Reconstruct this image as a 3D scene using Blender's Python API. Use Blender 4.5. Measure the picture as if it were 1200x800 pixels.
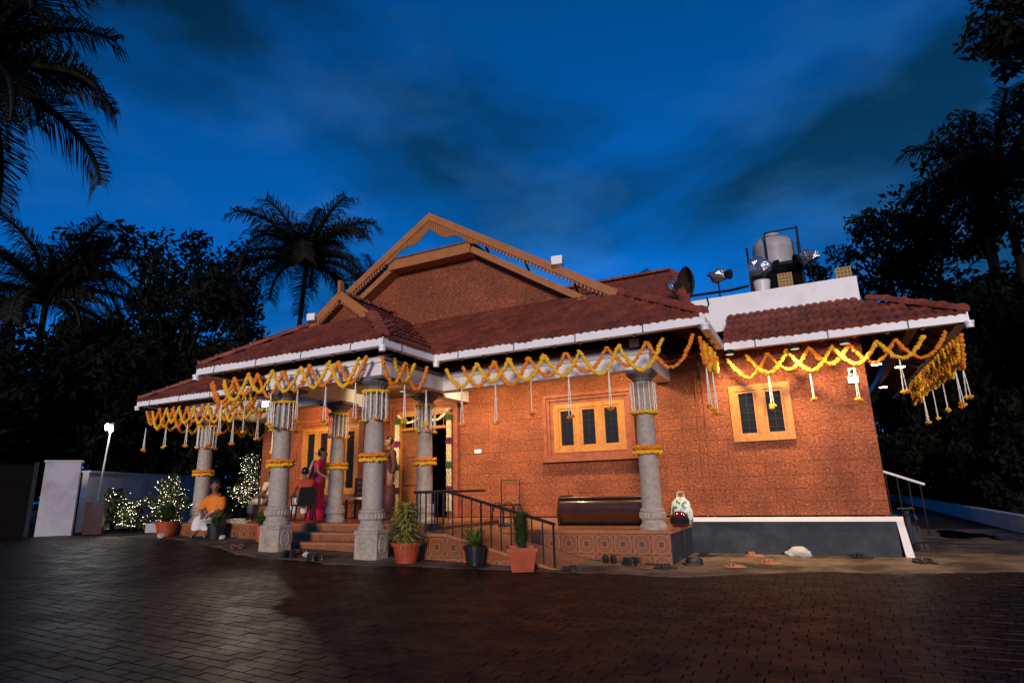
import bpy, bmesh, math, random
import numpy as np
from mathutils import Vector, Matrix
random.seed(7); rng = np.random.default_rng(7)
scene = bpy.context.scene
COL = scene.collection
R = math.radians
for o in list(bpy.data.objects): bpy.data.objects.remove(o)

# ------------------------------------------------------------------ camera
cam_d = bpy.data.cameras.new('camera'); cam = bpy.data.objects.new('camera', cam_d); COL.objects.link(cam)
cam_d.sensor_width = 36; cam_d.lens = 36*694.58/1200; cam_d.clip_start = .05; cam_d.clip_end = 2000
def cam_axes(yaw, pitch, roll):
    fwd = Vector((math.sin(yaw)*math.cos(pitch), math.cos(yaw)*math.cos(pitch), math.sin(pitch)))
    right = Vector((math.cos(yaw), -math.sin(yaw), 0)); up = right.cross(fwd)
    r = right*math.cos(roll)+up*math.sin(roll); u = up*math.cos(roll)-right*math.sin(roll)
    return r, u, fwd
_r, _u, _f = cam_axes(R(-26.379), R(14.027), R(-1.526))
cam.matrix_world = Matrix(((_r.x,_u.x,-_f.x,0),(_r.y,_u.y,-_f.y,0),(_r.z,_u.z,-_f.z,1.12),(0,0,0,1)))
scene.camera = cam

# ------------------------------------------------------------------ sun and sky
SUN_FROM = Vector((.30, -.95, .16)).normalized()
sun_d = bpy.data.lights.new('sun', 'SUN'); sun_d.energy = 2.55; sun_d.angle = R(10); sun_d.color = (1, .76, .52)  # warm sun lamp stands in for an unseen floodlight facing the house
sun = bpy.data.objects.new('sun', sun_d); COL.objects.link(sun)
sun.rotation_euler = (-SUN_FROM).to_track_quat('-Z', 'Y').to_euler(); sun.location = (4, -12, 8)
world = bpy.data.worlds.new('World'); scene.world = world; world.use_nodes = True
def build_world():
    nt = world.node_tree; nt.nodes.clear(); N = nt.nodes.new; L = nt.links.new
    out = N('ShaderNodeOutputWorld'); bg = N('ShaderNodeBackground'); bg.inputs[1].default_value = .1
    sky = N('ShaderNodeTexSky'); sky.sky_type = 'NISHITA'; sky.sun_disc = False
    sky.sun_elevation = math.asin(SUN_FROM.z); sky.sun_rotation = math.atan2(SUN_FROM.x, SUN_FROM.y)
    # dusk: only the deep blue of the sky is left
    bw = N('ShaderNodeRGBToBW'); L(sky.outputs[0], bw.inputs[0])
    tint = N('ShaderNodeMix'); tint.data_type = 'RGBA'; tint.blend_type = 'MULTIPLY'; tint.inputs[0].default_value = 1
    tint.inputs[7].default_value = (.003, .36, 1.45, 1); L(bw.outputs[0], tint.inputs[6])
    tc = N('ShaderNodeTexCoord'); mp = N('ShaderNodeMapping'); mp.inputs['Scale'].default_value = (1, 1, 2.3)
    mp.inputs['Location'].default_value = (9.4, 9.1, .8)
    L(tc.outputs['Generated'], mp.inputs[0])
    n1 = N('ShaderNodeTexNoise'); n1.inputs['Scale'].default_value = 1.5; n1.inputs['Detail'].default_value = 7; n1.inputs['Roughness'].default_value = .55
    n1.inputs['Distortion'].default_value = .25
    L(mp.outputs[0], n1.inputs['Vector'])
    cr = N('ShaderNodeValToRGB'); cr.color_ramp.elements[0].position = .42; cr.color_ramp.elements[1].position = .60
    L(n1.outputs['Fac'], cr.inputs[0])
    cloud = N('ShaderNodeMix'); cloud.data_type = 'RGBA'; cloud.blend_type = 'MULTIPLY'; cloud.inputs[0].default_value = 1
    cloud.inputs[7].default_value = (.008, .135, .38, 1); L(bw.outputs[0], cloud.inputs[6])
    mix = N('ShaderNodeMix'); mix.data_type = 'RGBA'
    L(cr.outputs[0], mix.inputs[0]); L(tint.outputs[2], mix.inputs[6]); L(cloud.outputs[2], mix.inputs[7])
    # pale breaks between the clouds
    n2 = N('ShaderNodeTexNoise'); n2.inputs['Scale'].default_value = 3.4; n2.inputs['Detail'].default_value = 6
    mp2 = N('ShaderNodeMapping'); mp2.inputs['Scale'].default_value = (1, 1, 2.0); mp2.inputs['Location'].default_value = (10.1, 2.8, 9.4)
    L(tc.outputs['Generated'], mp2.inputs[0]); L(mp2.outputs[0], n2.inputs['Vector'])
    cr2 = N('ShaderNodeValToRGB'); cr2.color_ramp.elements[0].position = .50; cr2.color_ramp.elements[1].position = .76
    cr2.color_ramp.elements[1].color = (.5, .5, .5, 1)
    L(n2.outputs['Fac'], cr2.inputs[0])
    pale = N('ShaderNodeMix'); pale.data_type = 'RGBA'; pale.blend_type = 'MULTIPLY'; pale.inputs[0].default_value = 1
    pale.inputs[7].default_value = (.13, .60, 1.6, 1); L(bw.outputs[0], pale.inputs[6])
    mix2 = N('ShaderNodeMix'); mix2.data_type = 'RGBA'
    L(cr2.outputs[0], mix2.inputs[0]); L(mix.outputs[2], mix2.inputs[6]); L(pale.outputs[2], mix2.inputs[7])
    L(mix2.outputs[2], bg.inputs[0]); L(bg.outputs[0], out.inputs[0])
    return bg
bg = build_world(); bg.inputs[1].default_value = .15
vs = scene.view_settings; vs.view_transform = 'Standard'; vs.look = 'None'; vs.exposure = 0; vs.gamma = 1; vs.use_curve_mapping = False
scene.cycles.use_denoising = True
scene.cycles.max_bounces = 6; scene.cycles.diffuse_bounces = 3; scene.cycles.glossy_bounces = 3
scene.cycles.sample_clamp_indirect = 4

# ------------------------------------------------------------------ helpers
class MB:
    """collects shapes into one mesh"""
    def __init__(s): s.v = []; s.f = []
    def add(s, vs, fs):
        n = len(s.v); s.v += [tuple(p) for p in vs]; s.f += [tuple(i+n for i in f) for f in fs]; return s
    def box(s, x0, x1, y0, y1, z0, z1):
        return s.add([(x0,y0,z0),(x1,y0,z0),(x1,y1,z0),(x0,y1,z0),(x0,y0,z1),(x1,y0,z1),(x1,y1,z1),(x0,y1,z1)],
                     [(0,3,2,1),(4,5,6,7),(0,1,5,4),(1,2,6,5),(2,3,7,6),(3,0,4,7)])
    def prism(s, pts, d):
        """polygon pts (3d) extruded by vector d"""
        n = len(pts); d = Vector(d); a = [Vector(p) for p in pts]; b = [p+d for p in a]
        return s.add(a+b, [tuple(range(n-1,-1,-1)), tuple(range(n,2*n))]+[(i,(i+1)%n,n+(i+1)%n,n+i) for i in range(n)])
    def bar(s, a, b, w, h, up=(0,0,1)):
        a = Vector(a); b = Vector(b); d = (b-a).normalized(); up = Vector(up)
        x = d.cross(up).normalized(); u = x.cross(d).normalized(); vs = []
        for p in (a, b):
            for sx, su in ((-1,-1),(1,-1),(1,1),(-1,1)): vs.append(p+x*sx*w/2+u*su*h/2)
        return s.add(vs, [(3,2,1,0),(4,5,6,7),(0,1,5,4),(1,2,6,5),(2,3,7,6),(3,0,4,7)])
    def tube(s, pts, r, n=8, cap=True):
        pts = [Vector(p) for p in pts]; m = len(pts); rs = r if isinstance(r, (list, tuple)) else [r]*m
        vs = []; fs = []; ref = None
        for i, p in enumerate(pts):
            t = (pts[min(i+1,m-1)]-pts[max(i-1,0)]).normalized()
            if ref is None: ref = t.orthogonal().normalized()
            x = (ref-t*ref.dot(t)).normalized(); y = t.cross(x); ref = x
            for k in range(n):
                a = 2*math.pi*k/n; vs.append(p+(x*math.cos(a)+y*math.sin(a))*rs[i])
        for i in range(m-1):
            for k in range(n):
                fs.append((i*n+k, i*n+(k+1)%n, (i+1)*n+(k+1)%n, (i+1)*n+k))
        if cap: fs += [tuple(range(n-1,-1,-1)), tuple(range((m-1)*n, m*n))]
        return s.add(vs, fs)
    def lathe(s, prof, n=24, c=(0,0), sx=1, sy=1, flute=0):
        vs = []; fs = []; m = len(prof)
        for r, z in prof:
            for k in range(n):
                a = 2*math.pi*k/n; rr = r*(1-(flute if k % 2 else 0))
                vs.append((c[0]+rr*math.cos(a)*sx, c[1]+rr*math.sin(a)*sy, z))
        for i in range(m-1):
            for k in range(n): fs.append((i*n+k, i*n+(k+1)%n, (i+1)*n+(k+1)%n, (i+1)*n+k))
        fs += [tuple(range(n-1,-1,-1)), tuple(range((m-1)*n, m*n))]
        return s.add(vs, fs)
    def quad(s, a, b, c, d): return s.add([a,b,c,d], [(0,1,2,3)])
    def mesh(s, name, smooth=False):
        me = bpy.data.meshes.new(name); me.from_pydata(s.v, [], s.f); me.validate(); me.update()
        if smooth: me.polygons.foreach_set('use_smooth', [True]*len(me.polygons))
        return me
    def build(s, name, mat, parent=None, smooth=False):
        return link(name, s.mesh(name, smooth), mat, parent)
def link(name, me, mat=None, parent=None):
    o = bpy.data.objects.new(name, me); COL.objects.link(o)
    if mat is not None and not me.materials: me.materials.append(mat)
    if parent is not None: o.parent = parent
    return o
def autosmooth(o, ang=40):
    me = o.data; me.polygons.foreach_set('use_smooth', [True]*len(me.polygons)); me.set_sharp_from_angle(angle=R(ang)); return o
def thing(name, label, cat, loc=(0,0,0), rz=0, group=None):
    o = bpy.data.objects.new(name, None); COL.objects.link(o); o.location = loc; o.rotation_euler = (0,0,rz)
    o.empty_display_size = .1
    return tag(o, label, cat, group)
def tag(o, label, cat, group=None):
    o['label'] = label; o['category'] = cat
    if group: o['group'] = group
    return o
def struct(o): o['kind'] = 'structure'; return o
def stuff(o): o['kind'] = 'stuff'; return o
ORD = ['first','second','third','fourth','fifth','sixth','seventh','eighth','ninth','tenth','eleventh','twelfth']
def mats4(o, m): o.matrix_local = m; return o
def frame4(origin, x, y, z, sc=(1,1,1)):
    return Matrix(((x[0]*sc[0],y[0]*sc[1],z[0]*sc[2],origin[0]),(x[1]*sc[0],y[1]*sc[1],z[1]*sc[2],origin[1]),(x[2]*sc[0],y[2]*sc[1],z[2]*sc[2],origin[2]),(0,0,0,1)))
def ico(sub=1):
    bm = bmesh.new(); bmesh.ops.create_icosphere(bm, subdivisions=sub, radius=1)
    v = np.array([p.co[:] for p in bm.verts]); f = [tuple(q.index for q in t.verts) for t in bm.faces]; bm.free(); return v, f
ICO1 = ico(1); ICO2 = ico(2)
def blob(mb, c, r, jit=.12, base=ICO1):
    v, f = base
    r = np.array(r) if hasattr(r, '__len__') else np.array([r,r,r])
    vv = v*(1+rng.uniform(-jit, jit, (len(v),1)))*r+np.array(c)
    return mb.add(vv.tolist(), f)

# ------------------------------------------------------------------ materials
def mat(name, col, rough=.6, metal=0, noise=None, bump=0, bscale=40, var=0, spec=.4, emit=None, coat=0, trans=0, wear=0):
    """plain principled material; noise=(scale, colour2, lo, hi) mixes a second colour; var varies brightness per object"""
    m = bpy.data.materials.new(name); m.use_nodes = True; nt = m.node_tree; N = nt.nodes.new; L = nt.links.new
    b = nt.nodes['Principled BSDF']; b.inputs['Base Color'].default_value = (*col, 1); b.inputs['Roughness'].default_value = rough
    b.inputs['Metallic'].default_value = metal; b.inputs['Specular IOR Level'].default_value = spec
    if coat: b.inputs['Coat Weight'].default_value = coat; b.inputs['Coat Roughness'].default_value = .08
    if trans: b.inputs['Transmission Weight'].default_value = trans
    if emit: b.inputs['Emission Color'].default_value = (*emit[:3], 1); b.inputs['Emission Strength'].default_value = emit[3]
    src = None
    if noise or bump:
        g = N('ShaderNodeNewGeometry')
    if noise:
        n = N('ShaderNodeTexNoise'); n.inputs['Scale'].default_value = noise[0]; n.inputs['Detail'].default_value = 6; n.inputs['Roughness'].default_value = .65
        L(g.outputs['Position'], n.inputs['Vector'])
        cr = N('ShaderNodeValToRGB'); cr.color_ramp.elements[0].position = noise[2]; cr.color_ramp.elements[1].position = noise[3]
        cr.color_ramp.elements[0].color = (*col, 1); cr.color_ramp.elements[1].color = (*noise[1], 1)
        L(n.outputs['Fac'], cr.inputs[0]); src = cr.outputs[0]
    if var:
        oi = N('ShaderNodeObjectInfo'); mr = N('ShaderNodeMapRange'); mr.inputs[3].default_value = 1-var; mr.inputs[4].default_value = 1+var
        L(oi.outputs['Random'], mr.inputs[0])
        hs = N('ShaderNodeHueSaturation'); L(mr.outputs[0], hs.inputs['Value'])
        if src: L(src, hs.inputs['Color'])
        else: hs.inputs['Color'].default_value = (*col, 1)
        src = hs.outputs[0]
    if src: L(src, b.inputs['Base Color'])
    if bump:
        n2 = N('ShaderNodeTexNoise'); n2.inputs['Scale'].default_value = bscale; n2.inputs['Detail'].default_value = 5
        L(g.outputs['Position'], n2.inputs['Vector'])
        bp = N('ShaderNodeBump'); bp.inputs['Strength'].default_value = bump; bp.inputs['Distance'].default_value = .02
        L(n2.outputs['Fac'], bp.inputs['Height']); L(bp.outputs[0], b.inputs['Normal'])
    return m
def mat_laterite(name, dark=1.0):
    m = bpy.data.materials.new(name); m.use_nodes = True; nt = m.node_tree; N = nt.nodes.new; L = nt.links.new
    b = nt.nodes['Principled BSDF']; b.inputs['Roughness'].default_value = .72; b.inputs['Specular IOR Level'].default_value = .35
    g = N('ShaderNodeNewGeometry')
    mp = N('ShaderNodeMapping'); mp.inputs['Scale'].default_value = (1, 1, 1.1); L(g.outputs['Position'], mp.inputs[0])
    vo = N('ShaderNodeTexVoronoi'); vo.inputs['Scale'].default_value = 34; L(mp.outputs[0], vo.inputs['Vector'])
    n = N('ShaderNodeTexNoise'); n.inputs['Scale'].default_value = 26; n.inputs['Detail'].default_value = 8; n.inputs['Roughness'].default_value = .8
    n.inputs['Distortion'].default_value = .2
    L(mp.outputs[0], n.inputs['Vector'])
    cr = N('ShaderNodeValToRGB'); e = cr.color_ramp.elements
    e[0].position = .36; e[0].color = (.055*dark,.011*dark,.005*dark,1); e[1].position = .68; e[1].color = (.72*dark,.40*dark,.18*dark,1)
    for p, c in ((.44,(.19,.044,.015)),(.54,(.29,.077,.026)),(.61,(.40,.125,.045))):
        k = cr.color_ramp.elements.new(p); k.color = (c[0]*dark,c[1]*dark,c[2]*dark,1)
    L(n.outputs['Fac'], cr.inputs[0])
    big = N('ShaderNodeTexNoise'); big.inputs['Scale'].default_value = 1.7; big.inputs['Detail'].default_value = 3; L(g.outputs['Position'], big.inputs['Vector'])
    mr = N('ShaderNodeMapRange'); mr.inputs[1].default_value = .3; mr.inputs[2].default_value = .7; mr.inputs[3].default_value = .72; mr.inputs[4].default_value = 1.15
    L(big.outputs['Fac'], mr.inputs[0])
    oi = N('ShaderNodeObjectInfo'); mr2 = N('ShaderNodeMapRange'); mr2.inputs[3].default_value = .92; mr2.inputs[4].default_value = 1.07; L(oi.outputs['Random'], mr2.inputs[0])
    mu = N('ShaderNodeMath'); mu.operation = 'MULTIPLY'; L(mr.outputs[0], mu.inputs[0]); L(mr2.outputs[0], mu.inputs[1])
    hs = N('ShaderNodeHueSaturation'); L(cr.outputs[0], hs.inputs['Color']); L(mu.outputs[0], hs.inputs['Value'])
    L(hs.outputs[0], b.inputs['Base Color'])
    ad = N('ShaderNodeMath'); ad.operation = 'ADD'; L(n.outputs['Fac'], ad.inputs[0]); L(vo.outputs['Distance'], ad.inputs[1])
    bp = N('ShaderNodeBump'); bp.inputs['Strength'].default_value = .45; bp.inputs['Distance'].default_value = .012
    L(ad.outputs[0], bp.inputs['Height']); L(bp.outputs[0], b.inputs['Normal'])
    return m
def mat_octagon(name):
    """terracotta floor tile printed with an octagon, a centre square and pale lines (local x,z in -.5..5)"""
    m = bpy.data.materials.new(name); m.use_nodes = True; nt = m.node_tree; N = nt.nodes.new; L = nt.links.new
    b = nt.nodes['Principled BSDF']; b.inputs['Roughness'].default_value = .38
    tc = N('ShaderNodeTexCoord'); sp = N('ShaderNodeSeparateXYZ'); L(tc.outputs['Object'], sp.inputs[0])
    def mth(op, a, c=None):
        q = N('ShaderNodeMath'); q.operation = op
        for i, s in enumerate((a, c)):
            if s is None: continue
            if isinstance(s, (int, float)): q.inputs[i].default_value = s
            else: L(s, q.inputs[i])
        return q.outputs[0]
    ax = mth('ABSOLUTE', sp.outputs[0]); az = mth('ABSOLUTE', sp.outputs[2])
    mx = mth('MAXIMUM', ax, az); di = mth('MULTIPLY', mth('ADD', ax, az), .7071); oc = mth('MAXIMUM', mx, di)
    def band(v, c, w): return mth('LESS_THAN', mth('ABSOLUTE', mth('SUBTRACT', v, c)), w)
    line = mth('MAXIMUM', band(oc, .455, .011), band(mx, .16, .013))
    diag = mth('MULTIPLY', band(mth('ABSOLUTE', mth('SUBTRACT', ax, az)), 0, .018), mth('GREATER_THAN', oc, .45))
    line = mth('MAXIMUM', line, diag)
    core = mth('LESS_THAN', mx, .145)
    n = N('ShaderNodeTexNoise'); n.inputs['Scale'].default_value = 6; n.inputs['Detail'].default_value = 6; L(tc.outputs['Object'], n.inputs['Vector'])
    base = N('ShaderNodeValToRGB'); base.color_ramp.elements[0].position = .3; base.color_ramp.elements[1].position = .7
    base.color_ramp.elements[0].color = (.20,.062,.026,1); base.color_ramp.elements[1].color = (.30,.105,.045,1); L(n.outputs['Fac'], base.inputs[0])
    m1 = N('ShaderNodeMix'); m1.data_type = 'RGBA'; L(core, m1.inputs[0]); L(base.outputs[0], m1.inputs[6]); m1.inputs[7].default_value = (.12,.055,.035,1)
    m2 = N('ShaderNodeMix'); m2.data_type = 'RGBA'; L(line, m2.inputs[0]); L(m1.outputs[2], m2.inputs[6]); m2.inputs[7].default_value = (.40,.22,.10,1)
    oi = N('ShaderNodeObjectInfo'); mr = N('ShaderNodeMapRange'); mr.inputs[3].default_value = .75; mr.inputs[4].default_value = 1.1; L(oi.outputs['Random'], mr.inputs[0])
    hs = N('ShaderNodeHueSaturation'); L(m2.outputs[2], hs.inputs['Color']); L(mr.outputs[0], hs.inputs['Value'])
    L(hs.outputs[0], b.inputs['Base Color'])
    return m
def mat_paver(name):
    m = bpy.data.materials.new(name); m.use_nodes = True; nt = m.node_tree; N = nt.nodes.new; L = nt.links.new
    b = nt.nodes['Principled BSDF']; b.inputs['Specular IOR Level'].default_value = .10
    g = N('ShaderNodeNewGeometry'); n = N('ShaderNodeTexNoise'); n.inputs['Scale'].default_value = 3.2; n.inputs['Detail'].default_value = 3
    L(g.outputs['Position'], n.inputs['Vector'])
    # island colour: every block is fired a little differently
    cr = N('ShaderNodeValToRGB'); e = cr.color_ramp.elements
    e[0].position = 0; e[0].color = (.008,.0045,.0035,1); e[1].position = 1; e[1].color = (.020,.013,.0115,1)
    for p, c in ((.3,(.024,.0085,.0045)),(.6,(.014,.0055,.0035)),(.82,(.008,.0065,.0065))):
        k = e.new(p); k.color = (*c,1)
    wn = N('ShaderNodeTexWhiteNoise'); wn.noise_dimensions = '1D'; L(g.outputs['Random Per Island'], wn.inputs['W'])
    oi = N('ShaderNodeObjectInfo'); ad = N('ShaderNodeMath'); ad.operation = 'ADD'; L(wn.outputs[0], ad.inputs[0]); L(oi.outputs['Random'], ad.inputs[1])
    fr = N('ShaderNodeMath'); fr.operation = 'FRACT'; L(ad.outputs[0], fr.inputs[0]); L(fr.outputs[0], cr.inputs[0])
    L(cr.outputs[0], b.inputs['Base Color'])
    # wet patches
    rr = N('ShaderNodeMapRange'); rr.inputs[1].default_value = .38; rr.inputs[2].default_value = .62; rr.inputs[3].default_value = .40; rr.inputs[4].default_value = .54
    L(n.outputs['Fac'], rr.inputs[0]); L(rr.outputs[0], b.inputs['Roughness'])
    f = N('ShaderNodeTexNoise'); f.inputs['Scale'].default_value = 90; f.inputs['Detail'].default_value = 4; L(g.outputs['Position'], f.inputs['Vector'])
    bp = N('ShaderNodeBump'); bp.inputs['Strength'].default_value = .4; bp.inputs['Distance'].default_value = .008
    L(f.outputs['Fac'], bp.inputs['Height']); L(bp.outputs[0], b.inputs['Normal'])
    return m
def emis(name, col, s):
    m = bpy.data.materials.new(name); m.use_nodes = True; nt = m.node_tree; nt.nodes.clear()
    e = nt.nodes.new('ShaderNodeEmission'); e.inputs[0].default_value = (*col, 1); e.inputs[1].default_value = s
    o = nt.nodes.new('ShaderNodeOutputMaterial'); nt.links.new(e.outputs[0], o.inputs[0]); m.cycles.emission_sampling = 'NONE'
    return m
M = dict(
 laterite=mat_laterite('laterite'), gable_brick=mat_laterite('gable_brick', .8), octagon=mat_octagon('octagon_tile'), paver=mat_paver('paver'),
 mortar=mat('mortar', (.22,.062,.023), .9), moulding=mat('moulding', (.30,.085,.035), .6, noise=(9,(.20,.05,.02),.4,.65), bump=.2, bscale=60),
 white=mat('white_paint', (.78,.76,.73), .5, noise=(2.2,(.62,.59,.55),.5,.8), bump=.05, bscale=30),
 gutter=mat('gutter_white', (.80,.79,.77), .38, noise=(3,(.66,.64,.60),.52,.8)), strap=mat('strap', (.10,.08,.07), .5),
 wood=mat('window_wood', (.47,.20,.034), .35, noise=(14,(.34,.13,.02),.4,.7), coat=.3), door=mat('door_wood', (.22,.075,.018), .4, noise=(12,(.14,.045,.012),.4,.7), coat=.3),
 barge=mat('barge_board', (.36,.135,.038), .5, noise=(6,(.28,.10,.03),.45,.7)), rafter=mat('rafter_wood', (.20,.095,.048), .6, noise=(10,(.14,.06,.03),.4,.7)),
 soffit=mat('soffit_boards', (.17,.078,.040), .65, noise=(8,(.12,.052,.027),.4,.7)),
 tile=mat('roof_tile', (.21,.052,.027), .55, noise=(7,(.12,.026,.018),.42,.68), var=.28, bump=.2, bscale=50), ridge=mat('ridge_tile', (.27,.065,.034), .55, noise=(6,(.14,.032,.022),.42,.7), var=.22, bump=.2, bscale=40),
 stone=mat('grey_stone', (.40,.34,.275), .62, noise=(16,(.27,.225,.18),.4,.68), bump=.25, bscale=70), darkstone=mat('dark_stone', (.15,.14,.13), .65, noise=(16,(.10,.095,.09),.4,.68), bump=.25, bscale=70),
 floor=mat('porch_floor', (.36,.15,.065), .25, noise=(2.5,(.28,.11,.048),.4,.7)), tread=mat('stair_tread', (.33,.155,.075), .35, noise=(4,(.25,.11,.05),.4,.7)),
 plinth=mat('plinth_blue', (.022,.028,.038), .6, spec=.2, noise=(2.6,(.05,.06,.075),.45,.72), bump=.1, bscale=12), band=mat('band_white', (.80,.77,.72), .5, noise=(5,(.6,.56,.5),.55,.8)),
 concrete=mat('apron_concrete', (.21,.148,.102), .7, spec=.12, noise=(1.5,(.062,.043,.03),.42,.60), bump=.3, bscale=25), earth=mat('earth', (.035,.025,.018), .85, spec=.08, noise=(1.3,(.022,.017,.013),.42,.62), bump=.5, bscale=6),
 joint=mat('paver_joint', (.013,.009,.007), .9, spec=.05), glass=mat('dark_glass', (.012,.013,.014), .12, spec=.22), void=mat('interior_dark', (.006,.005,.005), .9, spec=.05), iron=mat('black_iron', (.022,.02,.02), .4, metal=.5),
 steel=mat('dark_steel', (.16,.12,.10), .22, metal=.9), chrome=mat('bright_steel', (.75,.74,.72), .18, metal=1),
 orange=mat('marigold_orange', (.80,.25,.010), .7, noise=(30,(.62,.15,.005),.4,.7)), yellow=mat('marigold_yellow', (.82,.46,.016), .7, noise=(30,(.70,.38,.010),.4,.7)),
 jasmine=mat('jasmine_white', (.78,.74,.60), .7), purple=mat('purple_petals', (.14,.02,.10), .7), cream=mat('cream_petals', (.80,.70,.42), .7, noise=(40,(.55,.45,.2),.45,.7)), leafgreen=mat('wrapped_leaf', (.05,.10,.02), .6),
 terracotta=mat('terracotta', (.36,.060,.016), .55, noise=(7,(.26,.04,.012),.4,.7)), blackpot=mat('black_plastic', (.014,.015,.018), .35), soil=mat('soil', (.03,.02,.013), .9, bump=.5, bscale=50),
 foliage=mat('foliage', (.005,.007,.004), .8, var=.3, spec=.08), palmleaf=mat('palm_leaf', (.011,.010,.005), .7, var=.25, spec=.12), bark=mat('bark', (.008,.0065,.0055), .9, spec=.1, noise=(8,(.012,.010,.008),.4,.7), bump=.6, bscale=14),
 green=mat('potted_leaf', (.06,.11,.02), .5, var=.2), lime=mat('variegated_leaf', (.46,.43,.10), .5, noise=(45,(.12,.17,.03),.50,.66)), cypress=mat('cypress_leaf', (.035,.06,.016), .6), bush=mat('bush_leaf', (.03,.045,.014), .5),
 boundary=mat('dimmed_wall_paint', (.42,.41,.43), .85, spec=.1, noise=(1.4,(.26,.25,.255),.42,.72)), slab=mat('concrete_slab', (.34,.32,.30), .8, noise=(3,(.24,.22,.2),.45,.7)),  # boundary tone is dulled to stand in for the dim light there
 fairy=emis('fairy_light', (1,.84,.6), 10), led=emis('led_panel', (1,.97,.9), 26), warmled=emis('warm_lamp', (1,.80,.5), 0.7), coldled=emis('flood_lamp', (1,.98,.92), 60),
 foil=mat('crumpled_foil', (.62,.61,.60), .25, metal=.9, bump=1.0, bscale=22), blackmetal=mat('black_metal', (.010,.010,.011), .6, spec=.12), tank=mat('tank_grey', (.34,.33,.33), .45, noise=(3,(.27,.26,.26),.4,.7)), crate=mat('yellow_crate', (.34,.22,.07), .7),
 dish=mat('dish_grey', (.035,.022,.016), .7, spec=.15), bucket=mat('pale_plastic', (.62,.58,.54), .4), varnish=mat('varnished_wood', (.045,.016,.008), .3, noise=(5,(.025,.009,.005),.4,.7), coat=.35), rubber=mat('shoe_black', (.02,.018,.018), .5), leather=mat('sandal_brown', (.18,.08,.035), .55), tan=mat('sandal_tan', (.46,.20,.075), .6),
 skin=mat('skin', (.20,.09,.05), .5), hair=mat('hair_black', (.01,.008,.007), .4), saffron=mat('saffron_cloth', (.70,.20,.012), .75, noise=(20,(.56,.14,.008),.45,.7), bump=.2, bscale=30), mundu=mat('white_cotton', (.66,.63,.60), .8, bump=.3, bscale=20), creamcloth=mat('cream_silk', (.60,.47,.28), .6, bump=.3, bscale=18),
 magenta=mat('magenta_silk', (.52,.02,.10), .45, noise=(30,(.40,.012,.07),.4,.7), bump=.25, bscale=20), pallu=mat('grey_pallu', (.40,.30,.29), .5, noise=(24,(.26,.16,.17),.45,.62)), maroon=mat('maroon_cloth', (.045,.006,.007), .6, bump=.2, bscale=20), redshirt=mat('red_shirt', (.42,.06,.025), .7, bump=.2, bscale=20),
 rug=mat('red_rug', (.40,.035,.018), .9, noise=(30,(.26,.02,.012),.4,.7), bump=.4, bscale=80), switch=mat('switch_white', (.82,.82,.80), .35), sack=mat('white_sack', (.46,.44,.41), .7, bump=.6, bscale=16), bagprint=mat('printed_bag', (.62,.66,.60), .5, noise=(13,(.05,.16,.12),.50,.54)), wine=mat('wine_plastic', (.07,.006,.012), .15, coat=.8), water=mat('puddle_water', (.01,.012,.015), .03, spec=.8), brass=mat('old_brass', (.20,.13,.06), .4, metal=.8), green_cl=mat('green_cloth', (.02,.12,.06), .7))
for k in ('fairy','led','warmled','coldled'): pass
M['gauze'] = M['white']

# ------------------------------------------------------------------ ground (the yard rises gently towards the steps)
def gz(x):
    if x > -2: return 0.0
    if x > -11.3: return .035*(-2-x)
    return .3255+.05*(1-math.exp(-(-11.3-x)/12))
def sheet(name, xs, ys, dz, m, rel=True):
    mb = MB(); n = len(ys)
    for x in xs:
        for y in ys: mb.v.append((x, y, gz(x)+dz))
    for i in range(len(xs)-1):
        for j in range(n-1): mb.f.append((i*n+j, (i+1)*n+j, (i+1)*n+j+1, i*n+j+1))
    return mb.build(name, m)
xs = [-300,-150,-80,-50,-35,-26,-20,-17,-15,-13.5,-12,-11,-9,-7,-5,-3.5,-2.5,-2,-1,0,1,2,4,8,16,40,120,300]
struct(sheet('ground', xs, [-60,-20,-6,0,4,8,12,20,40,80,160,400], 0, M['earth']))
court = struct(sheet('courtyard', [x for x in xs if -26 <= x <= 2] + [4], [-6,0,4,6,8,9,12], .004, M['joint']))
# paving blocks: the nearest ones are pieces, the rest one mesh
def paver_mesh(name, w, d):
    h = .02; b = .0035; mb = MB()
    mb.add([(-w,-d,0),(w,-d,0),(w,d,0),(-w,d,0),(-w+b,-d+b,h),(w-b,-d+b,h),(w-b,d-b,h),(-w+b,d-b,h)],
           [(4,5,6,7),(0,1,5,4),(1,2,6,5),(2,3,7,6),(3,0,4,7)])
    return mb
PW, PD = .20, .10
spots = []
fw = Vector((_f.x, _f.y)).normalized()
for j in range(0, 98):
    y = 1.9+j*PD; off = (PW/2 if j % 2 else 0)+random.uniform(-.03,.03)
    for i in range(-100, 17):
        x = i*PW+off
        dd = x*fw.x+y*fw.y
        side = abs(x*fw.y-y*fw.x)
        if dd < 2.6 or side > dd*.93+.5: continue
        if y > (9.3 if x > -2.2 else 8.2) or (x > -2.2 and y > 9.3): continue
        spots.append((dd, x, y))
spots.sort()
pm = paver_mesh('paver', PW/2-.0015, PD/2-.0015).mesh('paver'); pm.materials.append(M['paver'])
big = MB(); near = 0
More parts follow.
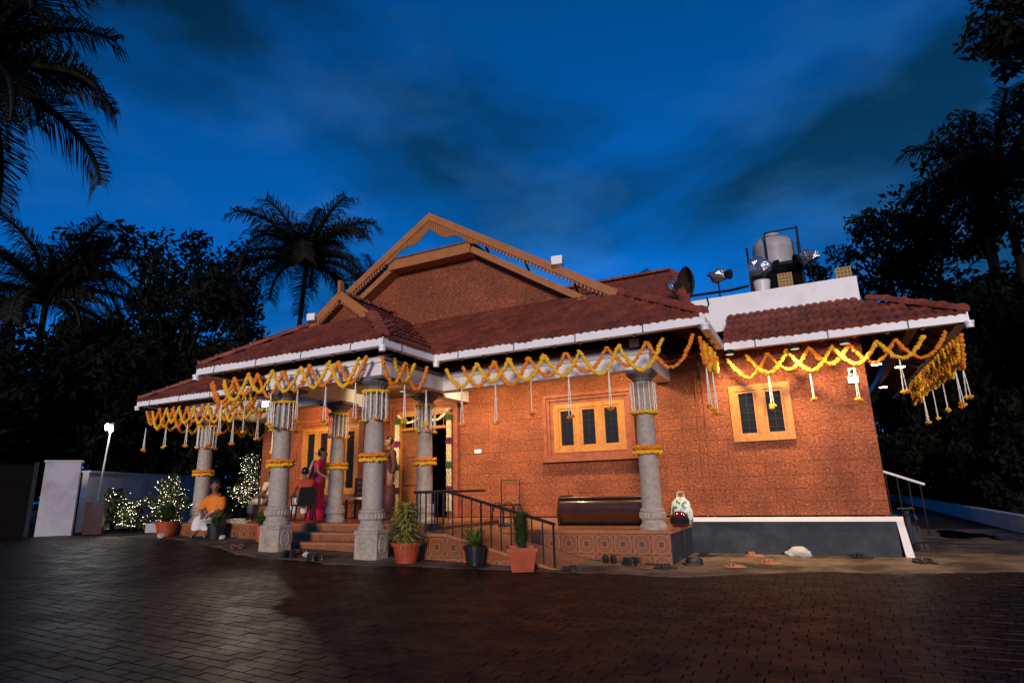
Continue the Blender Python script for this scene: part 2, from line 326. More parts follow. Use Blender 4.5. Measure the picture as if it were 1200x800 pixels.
for dd, x, y in spots:
    tx, ty, tz = random.gauss(0,.007), random.gauss(0,.007), random.uniform(-.0018,.0018)
    vis = abs(x*fw.y-y*fw.x) < dd*.87 and dd > 3.05
    if vis and near < 300:
        o = link('paver', pm, None, court); o.location = (x, y, gz(x)+.004+tz); o.rotation_euler = (tx, ty+.035*(x < -2), random.gauss(0,.008)); near += 1
    else:
        pp = paver_mesh('p', PW/2-.0015, PD/2-.0015); s = .035 if x < -2 else 0
        big.add([(x+a, y+b_, gz(x)+.004+tz+c+a*ty-s*a+b_*tx) for a, b_, c in pp.v], pp.f)
stuff(big.build('paver', M['paver'], court))
# concrete apron in front of the steps and the plinth
def apron():
    edge = [(-13.5,8.0),(-12,7.9),(-10.5,7.6),(-9.2,7.15),(-8.3,6.75),(-7.5,6.62),(-6.9,6.75),(-6.3,6.6),(-5.8,6.75),(-5.3,7.0),(-4.6,7.1),(-3.9,7.35),(-3.2,7.45),(-2.4,7.75),(-1.6,7.8),(-.8,8.35),(-.1,8.75),(.6,8.7),(1.2,8.9),(2.0,9.3),(2.7,10.2),(3.1,11.6),(3.4,13.5)]
    pts = []
    for (x0,y0),(x1,y1) in zip(edge, edge[1:]):
        for k in range(6):
            t = k/6; pts.append((x0+(x1-x0)*t, y0+(y1-y0)*t+random.uniform(-.05,.05)))
    mb = MB(); n = 4
    for x, y in pts:
        for k in range(n): yy = [y, y+.16, y+2.2, 16.5][k]; mb.v.append((x, yy, gz(x)+[.012,.034,.036,.036][k]))
    for i in range(len(pts)-1):
        for k in range(n-1): mb.f.append((i*n+k,(i+1)*n+k,(i+1)*n+k+1,i*n+k+1))
    return struct(mb.build('apron', M['concrete']))
apron()
AP = .036
# puddle on the side path
pud = MB()
for cx, cy, rx, ry in ((2.35,14.9,.42,1.0),(2.95,14.2,.28,.6)):
    ring = []
    for k in range(22):
        a = 2*math.pi*k/22; q = 1+.25*math.sin(3*a+cx)+random.uniform(-.08,.08); ring.append((cx+rx*q*math.cos(a), cy+ry*q*math.sin(a), .0405))
    pud.add(ring, [tuple(range(22))])
struct(pud.build('puddle', M['water']))

# ------------------------------------------------------------------ the house
house = thing('house', 'single storey laterite house with red tiled roofs and flower hung white eaves', 'house', (0,0,0))
WY = 10.62
OPEN = [(-4.41,-3.0,1.77,2.69),(-1.17,-.23,1.79,2.72),(-8.1,-6.72,.62,2.84),(-10.92,-9.2,1.12,2.66)]
def wall(x0, x1, z0, z1, ops):
    xs = sorted({x0, x1}|{v for o in ops for v in o[:2] if x0 < v < x1}); zs = sorted({z0, z1}|{v for o in ops for v in o[2:] if z0 < v < z1})
    mb = MB()
    for a, b in zip(xs, xs[1:]):
        for c, d in zip(zs, zs[1:]):
            if any(o[0] < (a+b)/2 < o[1] and o[2] < (c+d)/2 < o[3] for o in ops): continue
            mb.box(a, b, WY+.0015, WY+.25, c, d)
    w = mb.build('wall', M['mortar'], house)
    cm = MB(); e = .5; q = .492
    cm.add([(-e,0.5,-e),(e,.5,-e),(e,.5,e),(-e,.5,e),(-e,-.3,-e),(e,-.3,-e),(e,-.3,e),(-e,-.3,e),(-q,-.5,-q),(q,-.5,-q),(q,-.5,q),(-q,-.5,q)],
           [(0,4,5,1),(1,5,6,2),(2,6,7,3),(3,7,4,0),(4,8,9,5),(5,9,10,6),(6,10,11,7),(7,11,8,4),(8,11,10,9)])
    me = cm.mesh('laterite_block'); me.materials.append(M['laterite'])
    z = z0; row = 0
    while z < z1-.02:
        zz = min(z+.205, z1); cuts = [x0]; x = x0+random.uniform(.15,.4)
        while x < x1-.12: cuts.append(x); x += random.uniform(.37,.45)
        cuts.append(x1); cz = (z+zz)/2
        segs = []
        for a, b in zip(cuts, cuts[1:]):
            parts = [(a, b)]
            for o in ops:
                if o[2]-.01 < cz < o[3]+.01:
                    new = []
                    for p, q_ in parts:
                        if q_ <= o[0] or p >= o[1]: new.append((p, q_)); continue
                        if p < o[0]: new.append((p, o[0]))
                        if q_ > o[1]: new.append((o[1], q_))
                    parts = new
            segs += parts
        for a, b in segs:
            if b-a < .03: continue
            o = link('laterite_block', me, None, w); y = random.uniform(-.003,.004)
            o.location = ((a+b)/2, WY+.02+y, cz); o.scale = (b-a-.003, .05, zz-z-.003)
        z = zz; row += 1
    return w
w_left = wall(-12.3, -5.6, .62, 3.32, OPEN)
w_right = wall(-5.6, .88, .62, 3.42, OPEN)
# side walls behind, interior box so the openings are dark
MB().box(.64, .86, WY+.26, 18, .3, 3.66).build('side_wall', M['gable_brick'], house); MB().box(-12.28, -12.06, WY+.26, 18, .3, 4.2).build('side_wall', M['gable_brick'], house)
MB().prism([(-5.6,WY+.3,3.3),(-1.25,WY+.3,3.3),(-3.0,WY+.3,4.5),(-5.6,WY+.3,4.5)], (0,.1,0)).build('attic_wall', M['soffit'], house)
MB().box(-1.25,.86,WY+.27,WY+.4,3.35,3.63).build('attic_wall', M['soffit'], house); MB().box(-12.2,-5.6,WY+.27,WY+.4,3.25,4.3).build('attic_wall', M['soffit'], house)
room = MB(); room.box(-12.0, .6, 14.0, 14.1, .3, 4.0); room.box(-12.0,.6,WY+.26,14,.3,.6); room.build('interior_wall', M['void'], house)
# plinth with white band
pl = MB(); pl.box(-1.99, .93, WY-.07, WY+.3, -.1, .53); pl.build('plinth', M['plinth'], house)
bd = MB(); bd.box(-1.985, 1.02, WY-.10, WY+.01, .53, .595); bd.prism([(.93,WY-.085,.53),(1.02,WY-.085,.53),(1.10,WY-.085,-.1),(.99,WY-.085,-.1)], (0,.38,0)); bd.build('plinth_band', M['band'], house)
# stepped mouldings round openings
def surround(x0, x1, z0, z1, sill=True, w=.085, name='moulding'):
    mb = MB()
    for k in range(3):
        a = .0+k*w*.72; t = w*.72; d = .035+.03*k
        xa, xb, zb = x0-a, x1+a, z1+a
        zl = z0-.0 if not sill else z0-.02
        mb.box(xa-t, xa, WY-d, WY+.02, zl, zb+t); mb.box(xb, xb+t, WY-d, WY+.02, zl, zb+t); mb.box(xa, xb, WY-d, WY+.02, zb, zb+t)
    return mb.build(name, M['moulding'], house)
surround(-4.41,-3.0,1.77,2.69); surround(-8.1,-6.72,.62,2.84,False); surround(-10.92,-9.2,1.12,2.66)
def sill(x0, x1, z):
    mb = MB(); mb.box(x0-.22, x1+.22, WY-.13, WY+.02, z-.10, z-.02); mb.box(x0-.25, x1+.25, WY-.16, WY+.02, z-.17, z-.10); mb.build('sill', M['moulding'], house)
sill(-4.41,-3.0,1.77); sill(-10.92,-9.2,1.12)
def window(x0, x1, z0, z1, n, bars=True, proud=.0):
    y = WY-proud; fr = MB(); t = .10
    fr.box(x0, x1, y-.03, y+.06, z0, z0+t*.9); fr.box(x0, x1, y-.03, y+.06, z1-t*.9, z1)
    wd = (x1-x0-t)/n
    for k in range(n+1): fr.box(x0+k*wd, x0+k*wd+t, y-.031, y+.061, z0+t*.9, z1-t*.9)
    f = fr.build('window', M['wood'], house)
    for k in range(n):
        a, b = x0+k*wd+t, x0+(k+1)*wd
        sash = MB(); s = .045; c, d = z0+t*.9, z1-t*.9
        sash.box(a, a+s, y-.012, y+.03, c, d); sash.box(b-s, b, y-.012, y+.03, c, d); sash.box(a+s, b-s, y-.012, y+.03, c, c+s); sash.box(a+s, b-s, y-.012, y+.03, d-s, d)
        sash.build('sash', M['wood'], f)
        g = MB(); g.box(a+s, b-s, y+.010, y+.016, c+s, d-s); g.build('pane', M['glass'], f)
        gr = MB(); nb = max(4, int((d-c)/.12))
        for q in range(1, nb): zz = c+(d-c)*q/nb; gr.box(a+s, b-s, y+.002, y+.008, zz-.006, zz+.006)
        gr.box((a+b)/2-.006, (a+b)/2+.006, y+.0, y+.0065, c+s, d-s)
        gr.build('grille', M['iron'], f)
    return f
window(-4.41,-3.0,1.77,2.69,3); window(-1.17,-.23,1.79,2.72,2,proud=.03); window(-10.92,-9.2,1.12,2.66,4)
# door: frame, closed left leaf with panels, open dark half
df = MB(); df.box(-8.1,-8.0,WY-.05,WY+.1,.62,2.84); df.box(-6.82,-6.72,WY-.05,WY+.1,.62,2.84); df.box(-8.0,-6.82,WY-.05,WY+.1,2.72,2.84); df.box(-8.0,-6.82,WY-.049,WY+.1,2.42,2.48)
dr = df.build('door', M['wood'], house)
lf = MB(); lf.box(-8.0,-7.42,WY+.0,WY+.05,.64,2.42)
for z0 in (.72,1.28,1.86): lf.box(-7.92,-7.5,WY-.02,WY+.001,z0,z0+.46)
lf.build('door_leaf', M['door'], dr)
lf2 = MB(); lf2.box(-6.86,-6.82,WY+.12,WY+.68,.64,2.42); lf2.build('door_leaf', M['door'], dr)
for k in range(6): MB().box(-7.95+k*.2,-7.93+k*.2,WY,WY+.02,2.48,2.72).build('transom_bar', M['wood'], dr)

# --- floors, steps, ramp
FL, FR = .61, .50
fl = MB(); fl.box(-13.0,-5.6,8.62,WY+.01,-.1,FL-.05); f_left = fl.build('porch_base', M['mortar'], house)
s = MB(); s.box(-13.05,-5.57,8.58,WY+.01,FL-.05,FL); s.build('porch_floor', M['floor'], house)
fr_ = MB(); fr_.box(-5.57,-2.0,8.97,WY+.0,-.1,FR-.05); f_right = fr_.build('porch_base', M['mortar'], house)
s = MB(); s.box(-5.57,-1.97,8.93,WY+.0,FR-.05,FR); s.build('porch_floor', M['floor'], house)
s = MB(); s.box(-2.0,-1.985,8.975,WY-.1,-.1,FR-.052); s.build('porch_side', M['plinth'], house)
s = MB(); s.box(-5.57,-1.98,WY-.16,WY+.01,FR,FR+.10); s.build('wall_step', M['tread'], house)
tm = MB(); e = .488
tm.add([(-.5,.5,-.5),(.5,.5,-.5),(.5,.5,.5),(-.5,.5,.5),(-e,-.5,-e),(e,-.5,-e),(e,-.5,e),(-e,-.5,e)], [(4,5,6,7),(0,1,5,4),(1,2,6,5),(2,3,7,6),(3,0,4,7)])
tme = tm.mesh('face_tile'); tme.materials.append(M['octagon'])
def tiles(par, x0, x1, y, ztop, rows, t=.29, zmax=None):
    n = round((x1-x0)/t); t2 = (x1-x0)/n
    for i in range(n):
        for j in range(rows):
            x = x0+(i+.5)*t2; z = ztop-(j+.5)*t
            if zmax and z+t/2 > zmax(x): continue
            o = link('face_tile', tme, None, par); o.location = (x, y, z); o.scale = (t2-.004, .014, t-.004)
tiles(f_right, -5.4, -1.995, 8.965, FR-.055, 2)
tiles(f_left, -13.0, -9.05, 8.615, FL-.055, 2)
tiles(f_left, -6.2, -5.6, 8.615, FL-.055, 2)
# flight between the pedestals
st = MB(); ng = .17
flight = None
for k, (y0, zt) in enumerate(((8.28, .475), (7.92, .345))):
    mb = MB(); mb.box(-8.95,-6.15, y0, 8.6, -.05, zt-.04); b_ = mb.build('step', M['mortar'], house)
    mb = MB(); mb.box(-8.97,-6.13, y0-.035, 8.6 if k == 0 else 8.29, zt-.04, zt); mb.build('tread', M['tread'], b_)
    tiles(b_, -8.95, -6.15, y0-.005, zt-.042, 1, t=.135)
tiles(f_left, -8.95, -6.15, 8.612, FL-.055, 1, t=.135)
# ramp along the front
ry0, ry1 = 7.72, 8.93
def rz_(x): return FR+.02 if x < -5.0 else max(.03, FR+.02-(x+5.0)*(FR-.02)/1.75)
mb = MB(); mb.prism([(-5.6,ry0+.03,-.1),(-3.2,ry0+.03,-.1),(-3.2,ry0+.03,.04),(-5.0,ry0+.03,FR-.02),(-5.6,ry0+.03,FR-.02)], (0,ry1-ry0-.03,0))
ramp = mb.build('ramp', M['mortar'], house)
mb = MB(); mb.prism([(-3.15,ry0-.02,.03),(-3.15,ry0-.02,.06),(-5.0,ry0-.02,FR+.02),(-5.62,ry0-.02,FR+.02),(-5.62,ry0-.02,FR-.02),(-5.0,ry0-.02,FR-.02)], (0,ry1-ry0+.01,0)); mb.build('ramp_deck', M['tread'], ramp)
tiles(ramp, -5.6, -3.3, ry0+.022, FR-.03, 2, zmax=lambda x: rz_(x+.14)+.03)
# ceiling of the porches
mb = MB(); mb.box(-9.5,-5.9,7.3,WY,3.17,3.2); mb.box(-12.9,-9.5,8.9,WY,3.17,3.2); mb.box(-5.9,-2.1,9.1,WY,3.30,3.33); mb.build('ceiling', M['soffit'], house)

# --- columns
def column(x, y, zb, r=.165, ped=None, top=2.88, ab=.30):
    """zb: level the column stands on; ped: height of a square pedestal"""
    z0 = zb+(ped or 0); sh = MB()
    b0 = z0+.30
    sh.lathe([(r,b0),(r*1.0,b0+.3),(r*.95,top-.95),(r*.86,top-.62),(r*.92,top-.60),(r*.92,top-.57),(r*.84,top-.55)], 28, (x,y))
    c = autosmooth(sh.build('column', M['stone'], house), 30)
    nk = MB(); nk.lathe([(r*.84,top-.55),(r*.82,top-.16),(r*.9,top-.15)], 40, (x,y), flute=.07); nk.build('fluted_neck', M['stone'], c)
    bs = MB(); bs.lathe([(r*1.34,z0),(r*1.34,z0+.035),(r*1.26,z0+.055),(r*1.12,z0+.09),(r*1.10,z0+.13)], 28, (x,y))
    bs.lathe([(r*1.10,z0+.13),(r*1.30,z0+.16),(r*1.32,z0+.23),(r*1.18,z0+.245)], 44, (x,y), flute=.05)
    bs.lathe([(r*1.18,z0+.245),(r*1.22,z0+.26),(r*1.22,z0+.28),(r*1.05,b0)], 28, (x,y)); bs.build('column_base', M['stone'], c)
    cp = MB(); cp.lathe([(r*.9,top-.15),(r*1.0,top-.14),(r*1.05,top-.11),(r*1.5,top-.06),(r*1.62,top-.035),(r*1.62,top-.02)], 32, (x,y), flute=.04)
    cp.box(x-ab, x+ab, y-ab*.8, y+ab*.8, top-.02, top+.03); cp.build('capital', M['darkstone'], c)
    if ped:
        h = .215; pd = MB(); vs_ = []; lv = ((1.0,zb-.1),(1.0,zb+ped-.07),(1.05,zb+ped-.05),(1.05,zb+ped-.025),(.95,zb+ped)); q = .62
        for k_, z_ in lv: vs_ += [(x+a_*h*k_, y+b_*h*k_, z_) for a_, b_ in ((-1,-q),(-q,-1),(q,-1),(1,-q),(1,q),(q,1),(-q,1),(-1,q))]
        pd.add(vs_, [(i*8+k_, i*8+(k_+1)%8, i*8+8+(k_+1)%8, i*8+8+k_) for i in range(4) for k_ in range(8)]+[tuple(range(32,40))])
        p = pd.build('pedestal', M['stone'], c)
        for nx, ny in ((0,-1),(1,0)):     # carved medallions on the two faces in view
            md = MB()
            for rr, w in ((.10,.012),(.066,.010)):
                pts = []
                for k in range(25):
                    t = 2*math.pi*k/24; pts.append((x+nx*(h+.0)+(-ny)*rr*.82*math.cos(t), y+ny*h+nx*rr*.82*math.cos(t), zb+ped*.5+rr*1.2*math.sin(t)))
                md.tube(pts, w, 6, False)
            for k in range(8):
                t = 2*math.pi*k/8; blob(md, (x+nx*h+(-ny)*.036*math.cos(t), y+ny*h+nx*.036*math.cos(t), zb+ped*.5+.045*math.sin(t)), .016)
            blob(md, (x+nx*h, y+ny*h, zb+ped*.5), .02)
            stuff(md.build('medallion', M['stone'], c))
    return c
COLS = {'front_right': (-6.16,7.45), 'front_left': (-8.17,7.45), 'back_right': (-6.42,9.2), 'back_left': (-8.53,9.2), 'end': (-2.30,9.25), 'far': (-12.3,9.05)}
column(*COLS['front_right'], gz(-6.2)+AP-.02, .158, .43); column(*COLS['front_left'], gz(-8.1)+AP-.02, .158, .43)
column(*COLS['back_right'], FL, .148); column(*COLS['back_left'], FL, .148); column(*COLS['end'], FR, .152, ab=.2); column(*COLS['far'], FL, .155)
# white beams resting on the columns
for (x0,x1,y0,y1) in ((-8.5,-5.95,7.32,7.58),(-6.4,-2.12,9.08,9.36),(-12.9,-8.2,9.0,9.26)):
    mb = MB(); mb.box(x0,x1,y0,y1,2.912,3.24); mb.box(x0-.02,x1+.02,y0-.035,y1+.03,3.14,3.20); mb.build('beam', M['white'], house)
for (x,y0,y1) in ((-6.10,7.59,9.07),(-8.3,7.59,8.99),(-2.27,9.37,WY-.003),(-6.45,9.37,WY-.003),(-12.2,9.27,WY-.003),(-8.6,9.27,WY-.003)):
    mb = MB(); mb.box(x-.14,x+.14,y0,y1,2.914,3.235); mb.build('beam', M['white'], house)
# painted leaf ornaments in the panels between beam and eave
# --- roofs
S = .655; EZ = 3.40
tw = .235; tl = .335
def tile_mesh():
    mb = MB(); n = 9; prof = []
    for k in range(n):
        t = k/(n-1); prof.append(((t-.5)*tw*1.02, .034*abs(math.sin(math.pi*2*t))**.8+(.012 if k in (0,n-1) else 0)))
    for yy, zz in ((0,.058),(tl+.05,.006)):
        for px, pz in prof: mb.v.append((px, yy, pz+zz))
    for px, pz in prof: mb.v.append((px, .004, pz+.002))
    for k in range(n-1): mb.f += [(k,k+1,n+k+1,n+k),(2*n+k,2*n+k+1,k+1,k)]
    me = mb.mesh('roof_tile', False); me.materials.append(M['tile']); return me
TILE = tile_mesh()
def ridge_mesh():
    mb = MB(); n = 8; L_ = .36
    for q, (yy, r) in enumerate(((0,.115),(.05,.115),(.05,.098),(L_,.088))):
        for k in range(n+1):
            a = math.pi*k/n; mb.v.append((r*math.cos(a), yy, r*math.sin(a)*.9-.01))
    for q in range(3):
        for k in range(n): mb.f.append((q*(n+1)+k,q*(n+1)+k+1,(q+1)*(n+1)+k+1,(q+1)*(n+1)+k))
    mb.f.append(tuple(range(n+1)))
    me = mb.mesh('ridge_tile'); me.materials.append(M['ridge']); return me
RIDGE = ridge_mesh()
def inside(poly, x, y):
    c = False
    for (x0,y0),(x1,y1) in zip(poly, poly[1:]+poly[:1]):
        if (y0 > y) != (y1 > y) and x < (x1-x0)*(y-y0)/(y1-y0)+x0: c = not c
    return c
def roof(pts, tiled=True, far=False):
    """pts: eave start, eave end, then the rest counter-clockwise seen from above"""
    P = [Vector(p) for p in pts]; u = (P[1]-P[0]).normalized(); n = u.cross(P[-1]-P[0]).normalized()
    if n.z < 0: n = -n
    v = n.cross(u)
    mb = MB(); mb.prism([p-n*.012 for p in P], -n*.02); rf = mb.build('roof', M['tile'], house)
    MB().prism([p-n*.034 for p in P], -n*.03).build('soffit_boards', M['soffit'], rf)
    if not tiled: return rf
    uv = [((p-P[0]).dot(u), (p-P[0]).dot(v)) for p in P]
    umax = max(a for a, b in uv); umin = min(a for a, b in uv); vmax = max(b for a, b in uv)
    k = 0; joined = MB()
    for j in range(int(vmax/tl)+2):
        for i in range(int(umin/tw)-1, int(umax/tw)+2):
            uu = i*tw+(tw/2 if j % 2 else 0)*0+tw/2; vv = j*tl-.03
            if not any(inside(uv, uu+a_*tw, vv+b_) for a_ in (-.22,.22) for b_ in (.08,tl*.55)): continue
            if vv+tl+.05 > vmax+.12: pass
            o_ = P[0]+u*(uu+random.gauss(0,.004))+v*(vv+random.gauss(0,.006))+n*random.uniform(0,.006)
            mtx = frame4(o_, u, v, n)
            if far:
                joined.add([mtx @ Vector(p.co) for p in TILE.vertices], [tuple(q.vertices) for q in TILE.polygons])
            else:
                mats4(link('roof_tile', TILE, None, rf), mtx)
    if far: stuff(joined.build('roof_tile', M['tile'], rf))
    return rf
def ridge(rf, a, b, lift=.075):
    a = Vector(a); b = Vector(b); d = (b-a); n = max(1, int(d.length/.31)); d.normalize()
    x = d.cross(Vector((0,0,1))).normalized(); z = x.cross(d)
    for k in range(n):
        mats4(link('ridge_tile', RIDGE, None, rf), frame4(a+d*(k*.31)+z*lift, x, d, z))
def rafters(rf, x0, x1, y0, y1, z0, z1, along='x', step=.42):
    n = int(abs(x1-x0)/step)
    me = MB(); me.bar((0,y0,z0),(0,y1,z1),.05,.09) if along == 'x' else me.bar((y0,0,z0),(y1,0,z1),.05,.09)
    m_ = me.mesh('rafter'); m_.materials.append(M['rafter'])
    for k in range(n+1):
        q = x0+(x1-x0)*k/n; o = link('rafter', m_, None, rf); o.location = (q,0,0) if along == 'x' else (0,q,0)
gx0, gx1, lyf = -9.85, -5.65, 6.95
rL = roof([(gx0,lyf,EZ),(gx1,lyf,EZ),(-7.08,8.38,EZ+1.43*S),(-8.42,8.38,EZ+1.43*S)])
rLr = roof([(gx1,lyf,EZ),(gx1,8.35,EZ),(-7.5,10.2,EZ+1.85*S),(-7.75,10.2,EZ+2.1*S),(-7.75,8.30,EZ+2.1*S),(-7.08,8.38,EZ+1.43*S)])
rLl = roof([(gx0,10.4,EZ),(gx0,lyf,EZ),(-8.42,8.38,EZ+1.43*S),(-7.75,8.30,EZ+2.1*S),(-7.75,10.4,EZ+2.1*S)], False)
rF = roof([(gx1,8.35,EZ),(-1.15,8.35,EZ),(-3.0,10.2,EZ+1.85*S),(-7.5,10.2,EZ+1.85*S)])
rFr = roof([(-1.15,8.35,EZ),(-1.15,12,EZ),(-3.0,12,EZ+1.85*S),(-3.0,10.2,EZ+1.85*S)], False)
RZ = 3.37
rR = roof([(-1.12,10.15,RZ),(2.17,10.15,RZ),(.95,11.39,RZ+1.24*.6),(-1.12,11.39,RZ+1.24*.6)])
rRr = roof([(2.17,10.15,RZ),(2.17,19,RZ),(.95,19,RZ+.732),(.95,11.39,RZ+.744)], False)
rW = roof([(-14.25,8.6,EZ-.02),(-9.86,8.6,EZ-.02),(-9.86,10.7,EZ+2.1*.6),(-12.15,10.7,EZ+2.1*.6)])
rWl = roof([(-14.25,13,EZ-.02),(-14.25,8.6,EZ-.02),(-12.15,10.7,EZ+2.1*.6),(-12.15,13,EZ+2.1*.6)], False)
rB = roof([(-6.2,12,4.5),(-1.9,12,4.5),(-2.7,15,6.52),(-6.2,15,6.52)], far=True)
rBr = roof([(-1.9,12,4.5),(-1.9,17,4.5),(-2.7,17,6.5),(-2.7,15,6.52)], False)
ridge(rF, (-1.17,8.37,EZ), (-3.05,10.25,EZ+1.86*S)); ridge(rL, (gx1-.02,lyf+.02,EZ), (-7.1,8.4,EZ+1.44*S)); ridge(rL, (gx0+.02,lyf+.02,EZ), (-8.4,8.4,EZ+1.44*S))
ridge(rLr, (-7.75,8.35,EZ+2.1*S), (-7.75,10.2,EZ+2.1*S)); ridge(rR, (2.15,10.17,RZ), (.97,11.37,RZ+.74)); ridge(rW, (-14.23,8.62,EZ-.02), (-12.15,10.7,EZ+1.26)); ridge(rB, (-6.2,15,6.52), (-2.7,15,6.52)); ridge(rB, (-1.92,12,4.5), (-2.7,15,6.52))
def plus(p, z): return (p[0],p[1],z)
rafters(rL, gx0+.6, gx1-.6, lyf+.03, 7.5, EZ-.1, EZ-.1+.47*S); rafters(rF, gx1+.1, -2.15, 8.38, 9.3, EZ-.1, EZ-.1+.9*S); rafters(rR, -1.0, 1.65, 10.18, 10.6, RZ-.1, RZ-.1+.4*.6); rafters(rW, -13.6, -10, 8.63, 9.2, EZ-.12, EZ-.12+.55*.6)
rafters(rLr, lyf+.5, 8.3, gx1-.03, -6.1, EZ-.1, EZ-.1+.42*S, 'y'); rafters(rFr, 9.25, 10.6, -1.18, -2.0, EZ-.1, EZ-.1+.8*S, 'y'); rafters(rRr, 11.5, 18.5, 2.14, .95, RZ-.1, RZ-.1+1.19*.6, 'y', .6)
mb = MB(); mb.box(1.58,1.72,10.62,19,3.42,3.58); mb.build('purlin', M['barge'], house)
# gutters: white box profile with dark straps
def gutter(a, b, z, side, seg=1.05):
    """a,b plan ends; side: outward normal"""
    a = Vector((*a,0)); b = Vector((*b,0)); nrm = Vector((*side,0)); d = (b-a).normalized(); L_ = (b-a).length
    mb = MB(); prof = [(0,.03),(.02,.03),(.03,-.11),(-.09,-.11),(-.09,-.095),(.015,-.095),(.005,.015),(0,.015)]
    mb.prism([a+nrm*p+Vector((0,0,z+q)) for p, q in prof], d*L_)
    g = mb.build('gutter', M['gutter'], house)
    k = seg*.45
    while k < L_-.1:
        st_ = MB(); p = a+d*k; st_.prism([p+nrm*x_+Vector((0,0,z+y_)) for x_, y_ in ((.0,.034),(.026,.034),(.036,-.116),(.03,-.116),(.02,.028),(0,.028))], d*.018); st_.build('gutter_strap', M['strap'], g); k += seg
    return g
gutter((gx0-.03,lyf), (gx1+.03,lyf), EZ, (0,-1)); gutter((gx1,lyf-.03), (gx1,8.32), EZ, (1,0)); gutter((gx1+.02,8.35), (-1.12,8.35), EZ, (0,-1)); gutter((-1.15,8.32), (-1.15,10.13), EZ, (1,0))
gutter((-1.11,10.15), (2.20,10.15), RZ, (0,-1)); gutter((2.17,10.12), (2.17,19), RZ, (1,0)); gutter((-14.28,8.6), (gx0,8.6), EZ-.02, (0,-1)); gutter((gx0,8.6), (gx0,lyf-.03), EZ, (-1,0)); gutter((-14.25,13), (-14.25,8.57), EZ-.02, (-1,0))
for x, y, z in ((gx1+.02,lyf-.02,EZ),(gx1+.03,8.37,EZ),(-1.13,8.33,EZ),(gx0-.03,lyf-.02,EZ),(-14.26,8.58,EZ-.02),(2.19,10.13,RZ)):   # corner outlets
    mb = MB(); mb.lathe([(.052,z-.20),(.052,z-.145),(.062,z-.14),(.062,z-.105)], 14, (x,y)); mb.build('gutter_outlet', M['gutter'], house)
# white inner eave beam and lit soffit panels
for (x0,x1,y) in ((gx0+.5,gx1-.5,7.26),):
    pass
# gablet at the end of the small ridge
mb = MB(); zb = EZ+1.43*S
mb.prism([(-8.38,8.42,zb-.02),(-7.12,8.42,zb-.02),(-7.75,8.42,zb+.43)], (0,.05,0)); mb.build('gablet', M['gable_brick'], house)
def barge(pts, y, w, d, par=None, name='barge_board', m='barge'):
    mb = MB()
    for a, b in zip(pts, pts[1:]):
        A = Vector((a[0],0,a[1])); B = Vector((b[0],0,b[1])); t = (B-A).normalized(); n = Vector((-t.z,0,t.x)) if t.x > 0 else Vector((t.z,0,-t.x))
        if n.z < 0: n = -n
        mb.prism([(A.x,y,A.z),(B.x,y,B.z),(B.x-n.x*w,y,B.z-n.z*w),(A.x-n.x*w,y,A.z-n.z*w)], (0,d,0))
    return mb.build(name, M[m], par or house)
barge([(-8.72,4.22),(-7.75,4.93)], 8.22, .15, .07); barge([(-7.75,4.93),(-6.95,4.34)], 8.222, .15, .07)
mb = MB(); mb.box(-7.785,-7.715,8.20,8.30,4.86,5.12); mb.build('finial', M['barge'], house)
mb = MB()
for s_ in (-1,1):
    for k in range(13):
        t = .08+k/13*.86; x = -7.75+s_*t*.85; z = 4.93-t*.62-.17; mb.box(x-.018,x+.018,8.23,8.28,z-.07,z+.03)
stuff(mb.build('fretwork', M['barge'], house))
# main gable: wall with clipped top, boards on its edge
GC = -6.85; gy = 10.28
def gz_in(dx): return 4.43+(3.62-dx)*.632
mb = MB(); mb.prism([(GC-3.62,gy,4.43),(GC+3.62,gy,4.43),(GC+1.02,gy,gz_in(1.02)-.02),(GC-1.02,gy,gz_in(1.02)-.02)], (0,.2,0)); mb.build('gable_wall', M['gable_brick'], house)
mb = MB(); zt = gz_in(1.02)+.03
mb.prism([(GC-3.66,gy+.2,4.40),(GC+3.66,gy+.2,4.40),(GC+1.0,gy+.2,zt),(GC-1.0,gy+.2,zt)], (0,4.3,0)); mb.build('roof', M['tile'], house)
barge([(GC-3.75,4.37),(GC-1.03,6.08)], 9.98, .13, .34, name='eave_board'); barge([(GC+1.03,6.08),(GC+3.75,4.37)], 9.982, .13, .34, name='eave_board')
mb = MB(); mb.prism([(GC-1.1,9.93,5.93),(GC+1.0,9.93,5.93),(GC+1.0,9.93,6.15),(GC-1.1,9.93,6.15)], (0,.38,0)); mb.build('clipped_gable_board', M['barge'], house)
mb = MB(); mb.box(GC-1.13,GC+1.03,9.90,10.6,6.152,6.18); mb.build('clipped_gable_cap', M['soffit'], house)
# open ornamental frame standing proud of the gable
fy = 9.86; ax, az = -6.83, 7.03
def fz(x): return az-abs(x-ax)*.612
barge([(ax-4.5,az-4.5*.612),(ax,az)], fy, .15, .09, name='ornamental_frame'); barge([(ax,az),(ax+4.5,az-4.5*.612)], fy+.002, .15, .09, name='ornamental_frame')
mb = MB()
for k in range(-27, 28):
    x = ax+k*.046; dx = abs(x-ax); zt_ = az-.612*dx-.15; zb_ = az-.44-.43*dx+.05*math.cos(dx*9)
    if zt_-zb_ > .02: mb.box(x-.016,x+.016,fy+.02,fy+.05,zb_,zt_)
for k in range(17, 62):
    for s_ in (-1,1):
        x = ax+s_*k*.072
        if abs(x-ax) > 4.3: continue
        z = fz(x)-.19; mb.box(x-.018,x+.018,fy+.02,fy+.06,z-(.085 if s_ < 0 else .05),z+.03)
stuff(mb.build('slat', M['barge'], house))
for x in (ax-3.2,ax-2.2,ax-1.3,ax+1.3,ax+2.2,ax+3.2): MB().bar((x,fy+.06,fz(x)-.1),(x,10.3,fz(x)-.42),.035,.035,(1,0,0)).build('frame_strut', M['blackmetal'], house)
